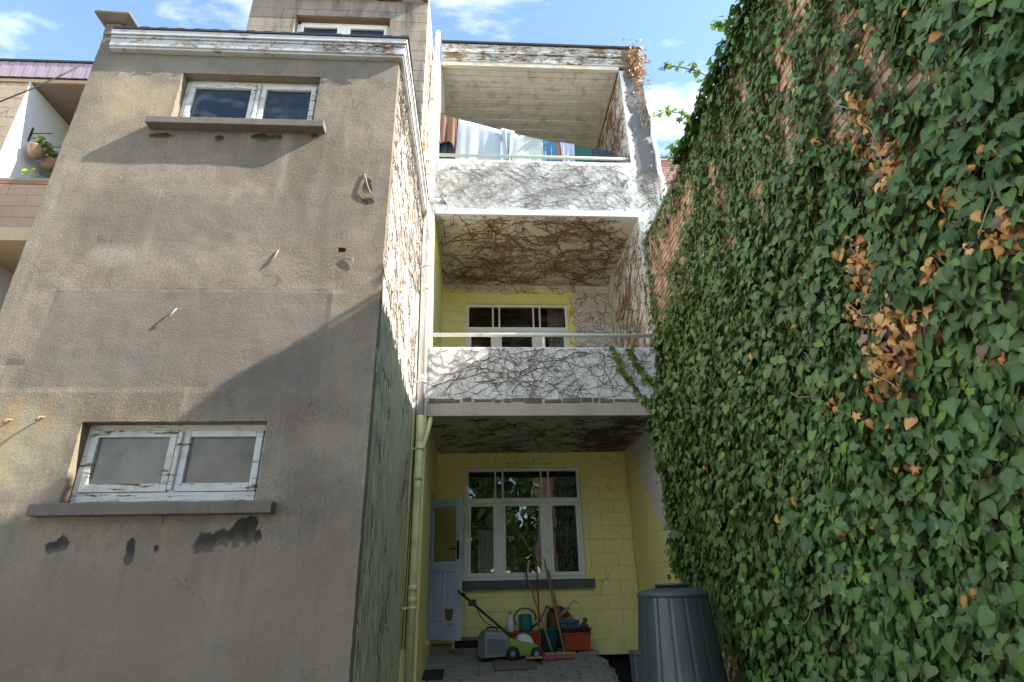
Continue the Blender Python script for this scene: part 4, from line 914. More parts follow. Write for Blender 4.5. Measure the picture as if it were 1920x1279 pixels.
def leaves_mesh(name, pos, Rm, size, col, kinds, mat, curl=None):
    Vs = []; Fs = []; Cs = []; base = 0
    for k in range(4):
        idx = np.where(kinds == k)[0]
        if len(idx) == 0: continue
        V, F = SH[k]; V = np.array(V); nv = len(V)
        loc = V[None]*size[idx][:, None, None]
        if curl is not None: loc = loc.copy(); loc[:, :, 2] -= (curl[idx][:, None])*(V[None, :, 0]**2+.5*V[None, :, 1]**2)*size[idx][:, None]*2.2
        wv = np.einsum('nij,nvj->nvi', Rm[idx], loc)+pos[idx][:, None, :]
        Vs.append(wv.reshape(-1, 3)); f = np.array(F)[None]+(base+np.arange(len(idx))*nv)[:, None, None]; Fs.append(f.reshape(-1, 3)); base += nv*len(idx)
        cc = np.repeat(col[idx][:, None, :], nv, axis=1); cc[:, :4] *= 1.28; Cs.append(cc.reshape(-1, 3))
    V = np.concatenate(Vs); F = np.concatenate(Fs); Cc = np.concatenate(Cs); me = bpy.data.meshes.new(name)
    me.vertices.add(len(V)); me.vertices.foreach_set('co', V.astype(np.float32).ravel()); me.loops.add(len(F)*3); me.loops.foreach_set('vertex_index', F.astype(np.int32).ravel())
    me.polygons.add(len(F)); me.polygons.foreach_set('loop_start', np.arange(0, len(F)*3, 3, dtype=np.int32)); me.polygons.foreach_set('loop_total', np.full(len(F), 3, dtype=np.int32))
    me.update(); me.validate()
    at = me.attributes.new('leafcol', 'FLOAT_COLOR', 'POINT'); at.data.foreach_set('color', np.concatenate([Cc, np.ones((len(Cc), 1))], 1).astype(np.float32).ravel())
    me.polygons.foreach_set('use_smooth', np.ones(len(F), dtype=bool)); me.materials.append(mat); return me
def bulge(y, z): return .10+.10*(nz(y, z, .9)+.5)+.07*nz(y, z, 2.6)+(.05 if z < 0 else 0)
ivy = thing('ivy_plant', 'dense dark green ivy with orange dead patches covering the tall garden wall', 'climbing plant', (2.4, 4, -1.5))
P = []; S = []; NR = []; TD = []; DR = []
r = np.random.default_rng(5)
def addleaf(p_, s_, nrm, td, dry): P.append(p_); S.append(s_); NR.append(nrm); TD.append(td); DR.append(dry)
cell = .0455
for layer in range(4):
    for yi in np.arange(.9, 7.16, cell):
        for zi in np.arange(-1.55, 4.86, cell):
            y = yi+r.uniform(-.5, .5)*cell; z = zi+r.uniform(-.5, .5)*cell
            c = cover(min(y, 6.98), z)
            if r.random() > c*(.75, .75, .62, .5)[layer]: continue
            b = bulge(y, z)*(.35+.65*min(1, c))*(1-.35*min(1, max(0, z-2.6)/.8))
            x = GX-b*(.18+.28*layer)+r.uniform(-.03, .03)
            if z > 4.60: x += r.uniform(-.02, .2)
            d = blob(DRY, y, z, .75); dry = d < .88 and r.random() < .85 or d < 1.15 and r.random() < .25 or r.random() < .012
            s_ = (.042+.052*r.random()**1.4+(.02 if r.random() < .10 else 0))*(1.0 if z < 3.0 else .84)
            tilt = r.uniform(-.05, .75); side = r.normal(0, .45)
            addleaf((x, y, z), s_*(.72 if dry else 1), (-1, side, tilt), (-.30+r.normal(0, .2), r.normal(0, .55 if not dry else .9), -1), dry)
# crest over the coping, raised partly out of view to shape the wall's shadow
for i in range(5600):
    y = r.uniform(.2, 5.25); t = max(0, 1-abs(y-2.6)/3.2)
    hh = (.10+.26*min(1, max(0, (4.6-y))/1.0))*(0.8+.4*nz(y, 1, 2))
    if y > 4.6: hh *= .6
    z = 4.62+r.uniform(0, 1)**1.3*hh; x = GX+r.uniform(-.14, .24)
    if z < 4.68 and x > GX: continue
    addleaf((x, y, z), r.uniform(.05, .10), (-.8+r.normal(0, .5), r.normal(0, .5), .6), (-.3, r.normal(0, .6), -.8), False)
# mass rounding the far end and spilling onto the balcony corner
for i in range(900):
    z = r.uniform(.2, 2.5); y = r.uniform(6.9, 7.22); x = r.uniform(2.27, 2.46)-.06*(1.6 < z < 2.2)
    if y > 7.05 and not (1.3 < z < 2.15): continue
    addleaf((x, y, z), r.uniform(.06, .11), (-1, r.normal(-.2, .4), r.uniform(.1, .8)), (-.3, r.normal(0, .4), -1), False)
P = np.array(P); S = np.array(S); NR = np.array(NR, float); TD = np.array(TD, float); DR = np.array(DR, bool)
n = len(P); kinds = r.choice(4, n, p=[.18, .34, .12, .36]); col = greens(n, r)
hi = (P[:, 2] > 3.0)|((P[:, 1] > 4.8) & (P[:, 2] > 2.2)); k_ = hi & (r.random(n) < .35); col[k_] = col[k_]*.45+np.array([.085, .16, .03])*.55
tint = np.array([nz(p_[1], p_[2], 1.3) for p_ in P]); col *= (1+.28*tint)[:, None]
col[DR] = brown(int(DR.sum()), r); col = np.clip(col, 0.01, .8)
curl = np.where(DR, r.uniform(.1, .9, n), r.uniform(-.1, .35, n))
Rm = basis(NR, TD)
camP = np.array([0., 0., 0.]); dist = np.linalg.norm(P-camP, axis=1)
mfw = np.array(fw); mrx = np.array(rx); mup = np.array(up)
u = P@mrx/(P@mfw); v = P@mup/(P@mfw); infr = (P@mfw > 0) & (np.abs(u) < .895) & (np.abs(v) < .595)
facing = np.abs(np.einsum('ni,ni->n', Rm[:, :, 2], P/dist[:, None])); outer = P[:, 0] < GX-.55*np.array([bulge(p_[1], p_[2]) for p_ in P])
sz = np.where(infr & outer, S/dist*facing, 0)
pick = np.argsort(-sz)[:300]; mask = np.ones(n, bool); mask[pick] = False
me = leaves_mesh('foliage', P[mask]-np.array(ivy.location), Rm[mask], S[mask], col[mask], kinds[mask], M['leaf'], curl[mask])
o = bpy.data.objects.new('foliage', me); C.objects.link(o); o.parent = ivy; o['kind'] = 'stuff'
var = {}
for i in pick:
    key = (int(kinds[i]), bool(DR[i]), int(i) % 6)
    if key not in var:
        var[key] = leaves_mesh('leaf', np.zeros((1, 3)), np.eye(3)[None], np.ones(1), col[i:i+1], np.array([key[0]]), M['leaf'], curl[i:i+1])
    o = bpy.data.objects.new('leaf', var[key]); C.objects.link(o); o.parent = ivy
    mw = Matrix(Rm[i].tolist()).to_4x4(); o.location = Vector(P[i])-Vector(ivy.location); o.rotation_euler = mw.to_euler(); s_ = float(S[i]); o.scale = (s_, s_, s_)
# woody stems under the leaves
sm = MB(); rs = random.Random(9)
for i in range(150):
    y = rs.uniform(1.2, 6.9); z = max(ivy_floor(y), -1.5)+rs.uniform(0, 3); pts = []
    for k in range(rs.randint(6, 16)):
        pts.append((GX-.012-rs.uniform(0, .05), y, z)); y += rs.gauss(0, .06); z += rs.uniform(.05, .22)
        if z > 4.6 or y > 6.95: break
    if len(pts) > 2: sm.tube(pts, rs.uniform(.004, .011), 5, False)
for i in range(26):
    y = rs.uniform(1.9, 5.5); z = rs.uniform(-.7, 3.0); x = GX-bulge(y, z)-.01; pts = [(x, y, z)]
    dy_, dz_ = rs.gauss(0, .028), rs.uniform(-.035, .02)
    for k in range(7): x -= rs.uniform(-.008, .012); dy_ += rs.gauss(0, .008); dz_ += rs.gauss(0, .008); y += dy_; z += dz_; pts.append((x, y, z))
    sm.tube(pts, [.0035]*7+[.002], 5, False)
sm.build('stems', M['vine_pale'], ivy)['kind'] = 'stuff'

def strand(name, label, pts, nleaf, size, seed, bright=.0, cat='ivy strand', group=None, spread=.05, nrm=(0, -1, .4), matst='vine'):
    r = np.random.default_rng(seed); t = thing(name, label, cat, pts[0], group)
    P_ = [Vector(p) for p in pts]; MB().tube(P_, [.006]*(len(P_)-1)+[.003], 5).build('stem', M[matst], t)
    seg = np.array(pts); L_ = np.cumsum([0]+list(np.linalg.norm(np.diff(seg, axis=0), axis=1))); tt = np.sort(r.random(nleaf))*L_[-1]
    q = np.stack([np.interp(tt, L_, seg[:, i]) for i in range(3)], 1)+r.normal(0, spread, (nleaf, 3))*np.array([1, .35, 1])
    nr = np.array(nrm)[None]+r.normal(0, .45, (nleaf, 3)); td = np.array([0, -.2, -1.])[None]+r.normal(0, .45, (nleaf, 3))
    c_ = greens(nleaf, r); k = r.random(nleaf) < bright; c_[k] = np.array([.22, .36, .05])*r.uniform(.7, 1.2, (int(k.sum()), 1))
    sz_ = r.uniform(.7, 1.2, nleaf)*size; kn = r.integers(0, 4, nleaf); Rb = basis(nr, td); cu = r.uniform(-.1, .3, nleaf)
    if size < .2:
        order_ = np.argsort(-sz_)
        for i in order_[:40]:
            mm = leaves_mesh('leaf', np.zeros((1, 3)), Rb[i:i+1], sz_[i:i+1], c_[i:i+1], kn[i:i+1], M['leaf'], cu[i:i+1])
            o = bpy.data.objects.new('leaf', mm); C.objects.link(o); o.parent = t; o.location = Vector(q[i])-Vector(pts[0])
        rest_ = order_[40:]
        if len(rest_):
            mm = leaves_mesh('foliage', q[rest_]-np.array(pts[0]), Rb[rest_], sz_[rest_], c_[rest_], kn[rest_], M['leaf'], cu[rest_])
            o = bpy.data.objects.new('foliage', mm); C.objects.link(o); o.parent = t; o['kind'] = 'stuff'
    return t
strand('ivy_strand', 'longer green ivy strand trailing over the middle balcony front', [(1.80, 6.975, 2.94), (1.85, 6.97, 2.75), (1.93, 6.96, 2.55), (2.05, 6.955, 2.33), (2.20, 6.95, 2.10), (2.28, 6.95, 2.0)], 110, .062, 1, .25, group='ivy strands on the middle balcony', spread=.022)
strand('ivy_strand', 'shorter green ivy strand ending at the ivy wall corner', [(2.02, 6.975, 2.96), (2.06, 6.97, 2.78), (2.14, 6.96, 2.62), (2.24, 6.955, 2.48), (2.33, 6.95, 2.36)], 80, .06, 2, .2, group='ivy strands on the middle balcony', spread=.022)
for i, (pts, nl, lb) in enumerate((
        ([(2.45, 4.75, 4.72), (2.28, 4.80, 4.93), (2.12, 4.85, 4.98), (1.98, 4.9, 4.93)], 34, 'lower sunlit ivy shoot arching out over the party wall side'),
        ([(2.48, 5.05, 4.70), (2.36, 5.10, 4.80), (2.30, 5.15, 4.72), (2.25, 5.2, 4.60)], 40, 'small bright ivy shoot hanging at the bare coping'),
        ([(2.45, 4.2, 4.75), (2.30, 4.25, 4.95), (2.14, 4.3, 5.06), (2.02, 4.33, 5.10), (1.92, 4.35, 5.08)], 34, 'middle sunlit ivy shoot reaching into the sky'),
        ([(2.45, 3.7, 4.8), (2.35, 3.7, 4.95), (2.27, 3.72, 5.02)], 30, 'highest ivy shoot at the top edge of the wall'))):
    strand('ivy_shoot', lb, pts, nl, .075, 20+i, .75, 'ivy shoot', 'ivy shoots above the wall', .035, (-.4, -.5, .6))
# shrubby plant of the hanging pots
for i, (x, y, z, r_, _) in enumerate(pots):
    rr = np.random.default_rng(70+i); nl = 60; q = np.stack([rr.normal(.06, .06, nl), rr.normal(0, .06, nl), rr.uniform(.15, .30, nl)], 1)
    mm = leaves_mesh('plant', q, basis(rr.normal(0, 1, (nl, 3))+np.array([0, -1, .6]), rr.normal(0, .6, (nl, 3))+np.array([.5, 0, -.4])), rr.uniform(.05, .10, nl), greens(nl, rr, .3), np.full(nl, 3), M['leaf'])
    o = bpy.data.objects.new('plant', mm); C.objects.link(o); o.parent = POT[i]; o.location = (0, 0, 0)
strand('balcony_plant', 'pale leafy stem leaning on the neighbouring parapet', [(-6.95, 7.6, 5.86), (-6.85, 7.5, 5.98), (-6.98, 7.45, 6.05), (-7.1, 7.42, 6.12)], 22, .09, 77, .9, 'plant', None, .03)

# ------------------------------------------------------------------ dead creeper on the house walls
def tangle(mb, O, U, V, w_, h_, n_, seed, rad=.004, seg=.034, life=(10, 40), wob=.35, flow=None, branch=.10, ok=None, lift=1.6, barb=.25):
    r = random.Random(seed); O = Vector(O); U = Vector(U); V = Vector(V); N_ = U.cross(V)
    stack = []
    for i in range(n_): stack.append((r.uniform(0, w_), r.uniform(0, h_), (r.uniform(0, 6.283) if flow is None else r.gauss(flow, .6)), r.randint(*life), rad*r.uniform(.6, 1.5), 0))
    verts = mb.v; faces = mb.f; sm_ = mb.sm
    while stack:
        a, b, th, k, rd, gen = stack.pop(); pts = []
        bias = r.gauss(0, .022)
        for s in range(k):
            if not (0 <= a <= w_ and 0 <= b <= h_) or (ok and not ok(a, b)): break
            pts.append((a+r.gauss(0, rd*.5), b+r.gauss(0, rd*.5))); th += r.gauss(bias, wob) if r.random() > .12 else r.gauss(0, .7); a += math.cos(th)*seg; b += math.sin(th)*seg
            if gen < 2 and r.random() < branch: stack.append((a, b, th+r.choice((-1, 1))*r.uniform(.4, 1.1), r.randint(4, max(5, k//2)), rd*.6, gen+1))
            if barb and r.random() < barb: stack.append((a, b, th+r.choice((-1, 1))*r.uniform(.6, 1.5), r.randint(2, 4), rd*.55, 3))
        if len(pts) < 2: continue
        m_ = len(pts); base = len(verts)
        for i, (p_, q_) in enumerate(pts):
            pa, pb_ = pts[max(0, i-1)], pts[min(m_-1, i+1)]; dx, dy = pb_[0]-pa[0], pb_[1]-pa[1]; l_ = math.hypot(dx, dy) or 1
            nx, ny = -dy/l_, dx/l_; rr3 = rd*(1-.6*i/m_)*r.uniform(.55, 1.45)
            c_ = O+U*p_+V*q_; sd_ = (U*nx+V*ny)*rr3
            verts.append(tuple(c_+sd_)); verts.append(tuple(c_-sd_)); verts.append(tuple(c_+N_*rr3*(1+lift)))
        for i in range(m_-1):
            k0, k1 = base+3*i, base+3*i+3
            faces += [(k0+1, k0+2, k1+2, k1+1), (k0+2, k0, k1, k1+2)]; sm_ += [False, False]
X_, Y_, Z_ = Vector((1, 0, 0)), Vector((0, 1, 0)), Vector((0, 0, 1))
cr_ = thing('dead_creeper', 'brown leafless creeper stems clinging to the balconies and party wall', 'climbing plant', (1, 7, 2))
def creeper(calls, mat, parent):
    m = MB()
    for a, kw in calls: tangle(m, *a, **kw)
    o = m.build('stem_tangle', mat, parent); o['kind'] = 'stuff'; return o
e_ = .004
creeper([(((XI, YB-.010, 2.2), X_, Z_, XP-XI, .73, 90, 1), dict(rad=.0038, wob=.13, life=(12, 55), branch=.09))], M['vine_grey'], cr_)
creeper([(((XI, YB-.012, 5.17), X_, Z_, XP-XI, .92, 190, 2), dict(rad=.0021, wob=.12, life=(8, 40), branch=.10)), (((XP, YB-.008, 5.0), X_, Z_, .36, 1.0, 26, 3), dict(rad=.003)), (((XP, YB-.008, 3.2), X_, Z_, .3, 1.8, 50, 33), dict(rad=.003))], M['vine_grey'], cr_)
# undersides: U x V must point down (-z): x cross -y = -z
creeper([(((XI, YR, 5.068), X_, -Y_, XP-XI, YR-YB, 165, 4), dict(rad=.0056, wob=.16, life=(10, 48), branch=.10))], M['vine'], cr_)
creeper([(((XI, YR, 1.988), X_, -Y_, XP-XI, YR-YB, 90, 5), dict(rad=.0035, wob=.35, life=(6, 24), branch=.12)), (((1.55, YR, 1.986), X_, -Y_, .8, YR-YB, 50, 6), dict(rad=.005, wob=.4))], M['vine_dark'], cr_)
# party wall inner face (normal -x): U=Z? y cross z = x, so use -y
creeper([(((XP-.003, YR, 2.2), -Y_, Z_, YR-YB, 2.85, 140, 7), dict(rad=.0032, wob=.2, life=(10, 40), branch=.12))], M['vine'], cr_)
creeper([(((XP-.003, YR, 6.1), -Y_, Z_, YR-YB, 2.0, 110, 8), dict(rad=.0035, wob=.3, life=(8, 30), branch=.14))], M['vine'], cr_)
creeper([(((1.62, YR-.003, 3.0), X_, Z_, .78, 2.0, 60, 9), dict(rad=.003, wob=.3)), (((-.6, YR-.003, 4.88), X_, Z_, 2.4, .19, 70, 10), dict(rad=.003, wob=.4, life=(4, 14))),
         (((-.2, YR-.003, 1.70), X_, Z_, 2.5, .28, 16, 14), dict(rad=.002, wob=.5, life=(4, 12))), (((1.7, YR-.003, -.8), X_, Z_, .69, 2.7, 7, 15), dict(rad=.0018, wob=.5, life=(4, 18)))], M['vine'], cr_)
creeper([(((XI, YB-.036, 8.385), X_, Z_, XO-XI, .19, 50, 11), dict(rad=.004, wob=.3)), (((XI, YB-.016, 8.205), X_, Z_, XO-XI, .17, 60, 12), dict(rad=.004, wob=.3)), (((2.45, YB-.04, 7.9), X_, Z_, .34, .7, 60, 13), dict(rad=.0032, wob=.5)), (((2.62, YB-.03, 6.6), X_, Z_, .18, 1.2, 26, 16), dict(rad=.003, wob=.5)), (((XO+.006, YB, 6.0), Y_, Z_, 1.6, 2.4, 100, 17), dict(rad=.004, wob=.4))], M['vine_pale'], cr_)
lt = MB()  # loose tufts of dry leaves at the roof corner
rr = np.random.default_rng(91); nl = 330
q = np.stack([rr.normal(2.68, .09, nl), rr.uniform(6.86, 7.02, nl), rr.normal(8.2, .26, nl)], 1)
mm = leaves_mesh('dry_leaves', q-np.array([1, 7, 2]), basis(rr.normal(0, .6, (nl, 3))+np.array([0, -1, .3]), rr.normal(0, .6, (nl, 3))+np.array([0, 0, -1])), rr.uniform(.03, .06, nl), (brown(nl, rr)*.35+np.array([.16, .11, .075])), rr.integers(0, 4, nl), M['leaf'], rr.uniform(.2, 1, nl))
o = bpy.data.objects.new('dry_leaves', mm); C.objects.link(o); o.parent = cr_; o['kind'] = 'stuff'
wsp = MB(); rw2 = random.Random(4)
for i in range(46):
    x, z = 2.80+rw2.uniform(-.02, .02), rw2.uniform(6.7, 8.5); pts = [(x, 6.98, z)]
    th = rw2.uniform(-.6, 1.2)
    for k in range(rw2.randint(2, 6)): th += rw2.gauss(0, .5); pts.append((pts[-1][0]+.045*math.cos(th), 6.98+rw2.uniform(-.03, .03), pts[-1][2]+.045*math.sin(th)))
    wsp.tube(pts, .0028, 4, False)
for i in range(14):
    x = -.76+rw2.uniform(-.03, .05); z = 8.3+rw2.uniform(-1.4, .3); th = rw2.uniform(.3, 2.2); pts = [(x, 6.85, z)]
    for k in range(4): th += rw2.gauss(0, .3); pts.append((pts[-1][0]+.05*math.cos(th), 6.85, pts[-1][2]+.05*math.sin(th)))
    wsp.tube(pts, .0028, 4, False)
wsp.build('wisps', M['vine'], cr_)['kind'] = 'stuff'
ce = thing('dead_creeper', 'fine dead creeper stems matting the white side of the grey extension', 'climbing plant', (XR, 5.6, 2))
# extension side (normal +x): y cross z = +x
creeper([(((XR+.004, YF+.06, 2.2), Y_, Z_, 2.66, 2.95, 330, 18), dict(rad=.0022, wob=.18, life=(8, 30), branch=.08)), (((XR+.004, YF+.05, 4.55), Y_, Z_, 2.6, .4, 60, 19), dict(rad=.004, wob=.3))], M['vine_grey'], ce)
creeper([(((XR+.004, YF+.06, -1.0), Y_, Z_, 2.66, 3.1, 34, 20), dict(rad=.0018, wob=.3, life=(5, 22)))], M['vine_dark'], ce)
creeper([(((-3.6, YF-.078, 4.97), X_, Z_, 2.75, .2, 40, 23), dict(rad=.0022, wob=.35, life=(3, 14))), (((-1.7, YF-.08, 4.97), X_, Z_, .85, .2, 34, 24), dict(rad=.003, wob=.4, life=(3, 14)))], M['vine'], ce)
creeper([(((TX1+.004, TY+.05, 5.3), Y_, Z_, .75, 2.8, 40, 25), dict(rad=.003, wob=.3))], M['vine_pale'], ce)

# ------------------------------------------------------------------ things on the landing
def FZ(y): return PZ(y)+.006
# lawn mower
mw = thing('lawn_mower', 'lime green and grey electric lawn mower with a black folding handle', 'lawn mower', (.45, 8.6, FZ(8.6)))
zf = FZ(8.42)
def rbox(x0, x1, y0, y1, z0, z1, tx=.0, ty=.0):   # box whose top is smaller
    return MB().add([(x0, y0, z0), (x1, y0, z0), (x1, y1, z0), (x0, y1, z0), (x0+tx, y0+ty, z1), (x1-tx, y0+ty, z1), (x1-tx, y1-ty, z1), (x0+tx, y1-ty, z1)], [(0, 3, 2, 1), (4, 5, 6, 7), (0, 1, 5, 4), (1, 2, 6, 5), (2, 3, 7, 6), (3, 0, 4, 7)])
gb = MB().prism([(.0, zf+.08), (.05, zf+.04), (.40, zf+.06), (.41, zf+.28), (.36, zf+.33), (.09, zf+.36), (.02, zf+.29)], 8.34, 8.74).build('grass_box', M['greyp'], mw, .018)
MB().prism([(.0, zf+.085), (.055, zf+.045), (.10, zf+.05), (.10, zf+.352), (.09, zf+.36), (.02, zf+.29)], 8.332, 8.75).build('box_rim', M['greyd'], gb, .012)
gv = MB(); gv.prism([(.13, zf+.09), (.37, zf+.10), (.38, zf+.25), (.14, zf+.27)], 8.333, 8.342)
gv.build('side_mesh', M['greyd'], gb); gl_ = MB()
for k in range(9): gl_.bar((.135, 8.331, zf+.10+k*.018), (.375, 8.331, zf+.108+k*.0165), .004, .004)
for k in range(12): gl_.bar((.145+k*.02, 8.330, zf+.09), (.145+k*.02, 8.330, zf+.262), .004, .004)
gl_.build('mesh_bars', M['greyp'], gb)
MB().tube([(.12, 8.54, zf+.35), (.13, 8.54, zf+.39), (.25, 8.54, zf+.385), (.27, 8.54, zf+.345)], .010, 6).build('box_handle', M['black'], gb)
MB().prism([(.40, zf+.05), (.84, zf+.05), (.86, zf+.11), (.78, zf+.19), (.60, zf+.22), (.46, zf+.27), (.40, zf+.27)], 8.36, 8.74).build('deck', M['lime'], mw, .025)
MB().prism([(.50, zf+.20), (.76, zf+.17), (.72, zf+.27), (.64, zf+.31), (.54, zf+.29)], 8.44, 8.68).build('motor_cover', M['whitep'], mw, .03)
for (x, y, rr_w) in ((.46, 8.33, .088), (.46, 8.77, .088), (.77, 8.33, .08), (.77, 8.77, .08)):
    wh = MB().lathe([(.03, -.024), (rr_w*.9, -.024), (rr_w, -.014), (rr_w, .014), (rr_w*.9, .024), (.03, .024)], (x, y, zf+rr_w), 24, 'y').build('wheel', M['black'], mw)
    MB().lathe([(0, -.030), (.028, -.030), (.036, -.022), (.036, .022), (.028, .03), (0, .03)], (x, y, zf+rr_w), 16, 'y').build('hub', M['greyp'], wh)
hd = MB()
for y in (8.40, 8.70): hd.tube([(.50, y, zf+.24), (.42, y, zf+.30), (-.22, y+.04, zf+.81)], .0125, 8)
hd.tube([(-.22, 8.44, zf+.81), (-.255, 8.48, zf+.845), (-.262, 8.54, zf+.85), (-.262, 8.66, zf+.85), (-.255, 8.70, zf+.845), (-.22, 8.74, zf+.81)], .0135, 8)
hd.build('handle', M['black'], mw); MB().tube([(-.14, 8.435, zf+.74), (-.18, 8.46, zf+.80), (-.20, 8.6, zf+.82), (-.18, 8.70, zf+.80), (-.14, 8.735, zf+.74)], .007, 6).build('trigger', M['black'], mw)
bx(-.12, -.02, 8.40, 8.46, zf+.66, zf+.74).build('switch_box', M['black'], mw, .012)
MB().tube([(-.02, 8.42, zf+.68), (.02, 8.41, zf+.56), (.10, 8.40, zf+.46), (.22, 8.40, zf+.40), (.34, 8.42, zf+.38)], .006, 6).build('cord', M['black'], mw)
# trough with can and bottle behind the mower
t = thing('plant_trough', 'low terracotta red trough behind the lawn mower', 'trough', (.62, 8.98, FZ(8.98)))
z0_ = FZ(8.98)
m = rbox(.38, .86, 8.90, 9.06, z0_, z0_+.20, -.015, -.01); m.build('trough', M['redp'], t, .01); bx(.355, .885, 8.875, 9.08, z0_+.20, z0_+.225).build('rim', M['redp'], t, .006)
zt = z0_+.225
t = thing('watering_can', 'teal watering can with a round green handle on the red trough', 'watering can', (.68, 8.98, zt))
MB().lathe([(0, 0), (.085, 0), (.09, .02), (.092, .20), (.085, .215), (.03, .22), (0, .22)], (.68, 8.98, zt), 24).build('body', M['teal'], t)
MB().tube([(.68+.155*math.cos(a), 8.98, zt+.16+.135*math.sin(a)) for a in np.linspace(R(-10), R(215), 18)], .011, 8).build('handle', M['tealdark'], t)
MB().tube([(.76, 8.96, zt+.05), (.86, 8.93, zt+.10), (.95, 8.9, zt+.24), (.985, 8.89, zt+.30)], [.022, .017, .012, .011], 8).build('spout', M['teal'], t)
MB().lathe([(.012, 0), (.028, .03), (.026, .036), (0, .036)], (.985, 8.89, zt+.29), 14).build('rose', M['tealdark'], t)
t = thing('plastic_bottle', 'white plastic bottle with a brown cap leaning beside the teal can', 'bottle', (.47, 8.97, zt))
MB().lathe([(0, 0), (.05, 0), (.054, .02), (.053, .12), (.045, .16), (.02, .205), (.017, .23), (0, .23)], (.47, 8.97, zt), 20).build('body', M['whitep'], t)
MB().lathe([(.02, 0), (.02, .03), (0, .03)], (.47, 8.97, zt+.222), 14).build('cap', M['woodb'], t)
# bucket
t = thing('bucket', 'dark teal bucket among the leaning broom handles', 'bucket', (1.0, 8.84, FZ(8.84))); zb_ = FZ(8.84)
MB().lathe([(0, 0), (.10, 0), (.135, .26), (.143, .265), (.143, .28), (.132, .28), (.125, .25), (.095, .015), (0, .015)], (1.0, 8.84, zb_), 28).build('body', M['teal'], t)
MB().tube([(1.0+.138*math.cos(a), 8.84-.03*math.sin(a), zb_+.26-.05*math.sin(a)) for a in np.linspace(0, math.pi, 14)], .004, 5).build('bail', M['steel'], t)
MB().lathe([(0, 0), (.11, 0), (.12, -.02)], (1.0, 8.84, zb_+.265), 20).build('rim_cloth', M['net'], t)
# red crate, tray and tool case
t = thing('crate', 'red plastic crate at the right end of the clutter under the window', 'crate', (1.37, 8.9, FZ(8.9))); zc_ = FZ(8.9)-.004
rbox(1.19, 1.55, 8.74, 9.05, zc_, zc_+.20, -.012, -.01).build('body', M['redp'], t, .012); bx(1.17, 1.57, 8.72, 9.07, zc_+.20, zc_+.222).build('rim', M['redp'], t, .006)
for k in range(6): bx(1.22+k*.055, 1.23+k*.055, 8.728, 8.742, zc_+.02, zc_+.19).build('rib', M['redp'], t)
t = thing('tray', 'flat black tray lying on the red crate', 'tray', (1.37, 8.9, zc_+.22)); rbox(1.16, 1.56, 8.72, 9.06, zc_+.224, zc_+.262, -.01, -.01).build('base', M['black'], t, .008); bx(1.14, 1.58, 8.70, 9.08, zc_+.262, zc_+.274).build('lip', M['black'], t, .004)
t = thing('tool_case', 'dark blue tool case on the black tray', 'tool case', (1.31, 8.9, zc_+.28)); bx(1.16, 1.42, 8.76, 9.0, zc_+.275, zc_+.34).build('body', M['blue'], t, .01); bx(1.155, 1.425, 8.755, 9.005, zc_+.342, zc_+.375).build('case_top', M['blue'], t, .008); MB().tube([(1.24, 8.75, zc_+.34), (1.24, 8.735, zc_+.325), (1.34, 8.735, zc_+.325), (1.34, 8.75, zc_+.34)], .006, 6).build('handle', M['black'], t)
t = thing('old_boot', 'small worn brown boot on the right end of the black tray', 'boot', (1.5, 8.88, zc_+.275))
MB().prism([(1.44, zc_+.276), (1.56, zc_+.276), (1.565, zc_+.31), (1.53, zc_+.33), (1.56, zc_+.36), (1.545, zc_+.40), (1.50, zc_+.405), (1.495, zc_+.35), (1.45, zc_+.31)], 8.84, 8.91).build('upper', M['brownc'], t, .015)
bx(1.435, 1.57, 8.835, 8.915, zc_+.2745, zc_+.284).build('sole', M['black'], t)
t = thing('tool_bag', 'dark tool bag stuffed with wooden handled tools against the wall', 'tool bag', (1.22, 9.0, FZ(9)))
r5 = random.Random(6); m = MB(); V = []; n_ = 14
prof_ = [(.10, 0), (.17, .1), (.19, .25), (.17, .42), (.12, .50), (.05, .53), (0, .54)]
for (rr_, h) in prof_:
    for k in range(n_): a = 2*math.pi*k/n_; q_ = rr_*(1+.16*math.sin(3*a+h*9)+r5.uniform(-.06, .06)); V.append((1.17+q_*math.cos(a), 9.03+q_*.5*math.sin(a), FZ(9)+h))
m.add(V, [(i*n_+k, i*n_+(k+1) % n_, (i+1)*n_+(k+1) % n_, (i+1)*n_+k) for i in range(len(prof_)-1) for k in range(n_)], True); m.build('bag', M['brownc'], t)
for (p0, p1, rr_, mt) in (((1.16, 8.97, -.42), (1.31, 8.93, -.30), .022, 'woodb'), ((1.20, 8.97, -.48), (1.36, 8.93, -.42), .02, 'wood'), ((1.10, 8.98, -.36), (1.03, 8.96, -.30), .018, 'black'), ((1.25, 8.97, -.40), (1.30, 8.95, -.50), .024, 'black'), ((1.05, 8.98, -.45), (.99, 8.94, -.52), .02, 'brownc')):
    MB().tube([p0, p1], rr_, 8).build('tool_handle', M[mt], t)
MB().tube([(1.24, 8.96, -.36), (1.36, 8.96, -.24), (1.40, 8.96, -.215), (1.44, 8.96, -.25)], .009, 6).build('crook', M['steel'], t)
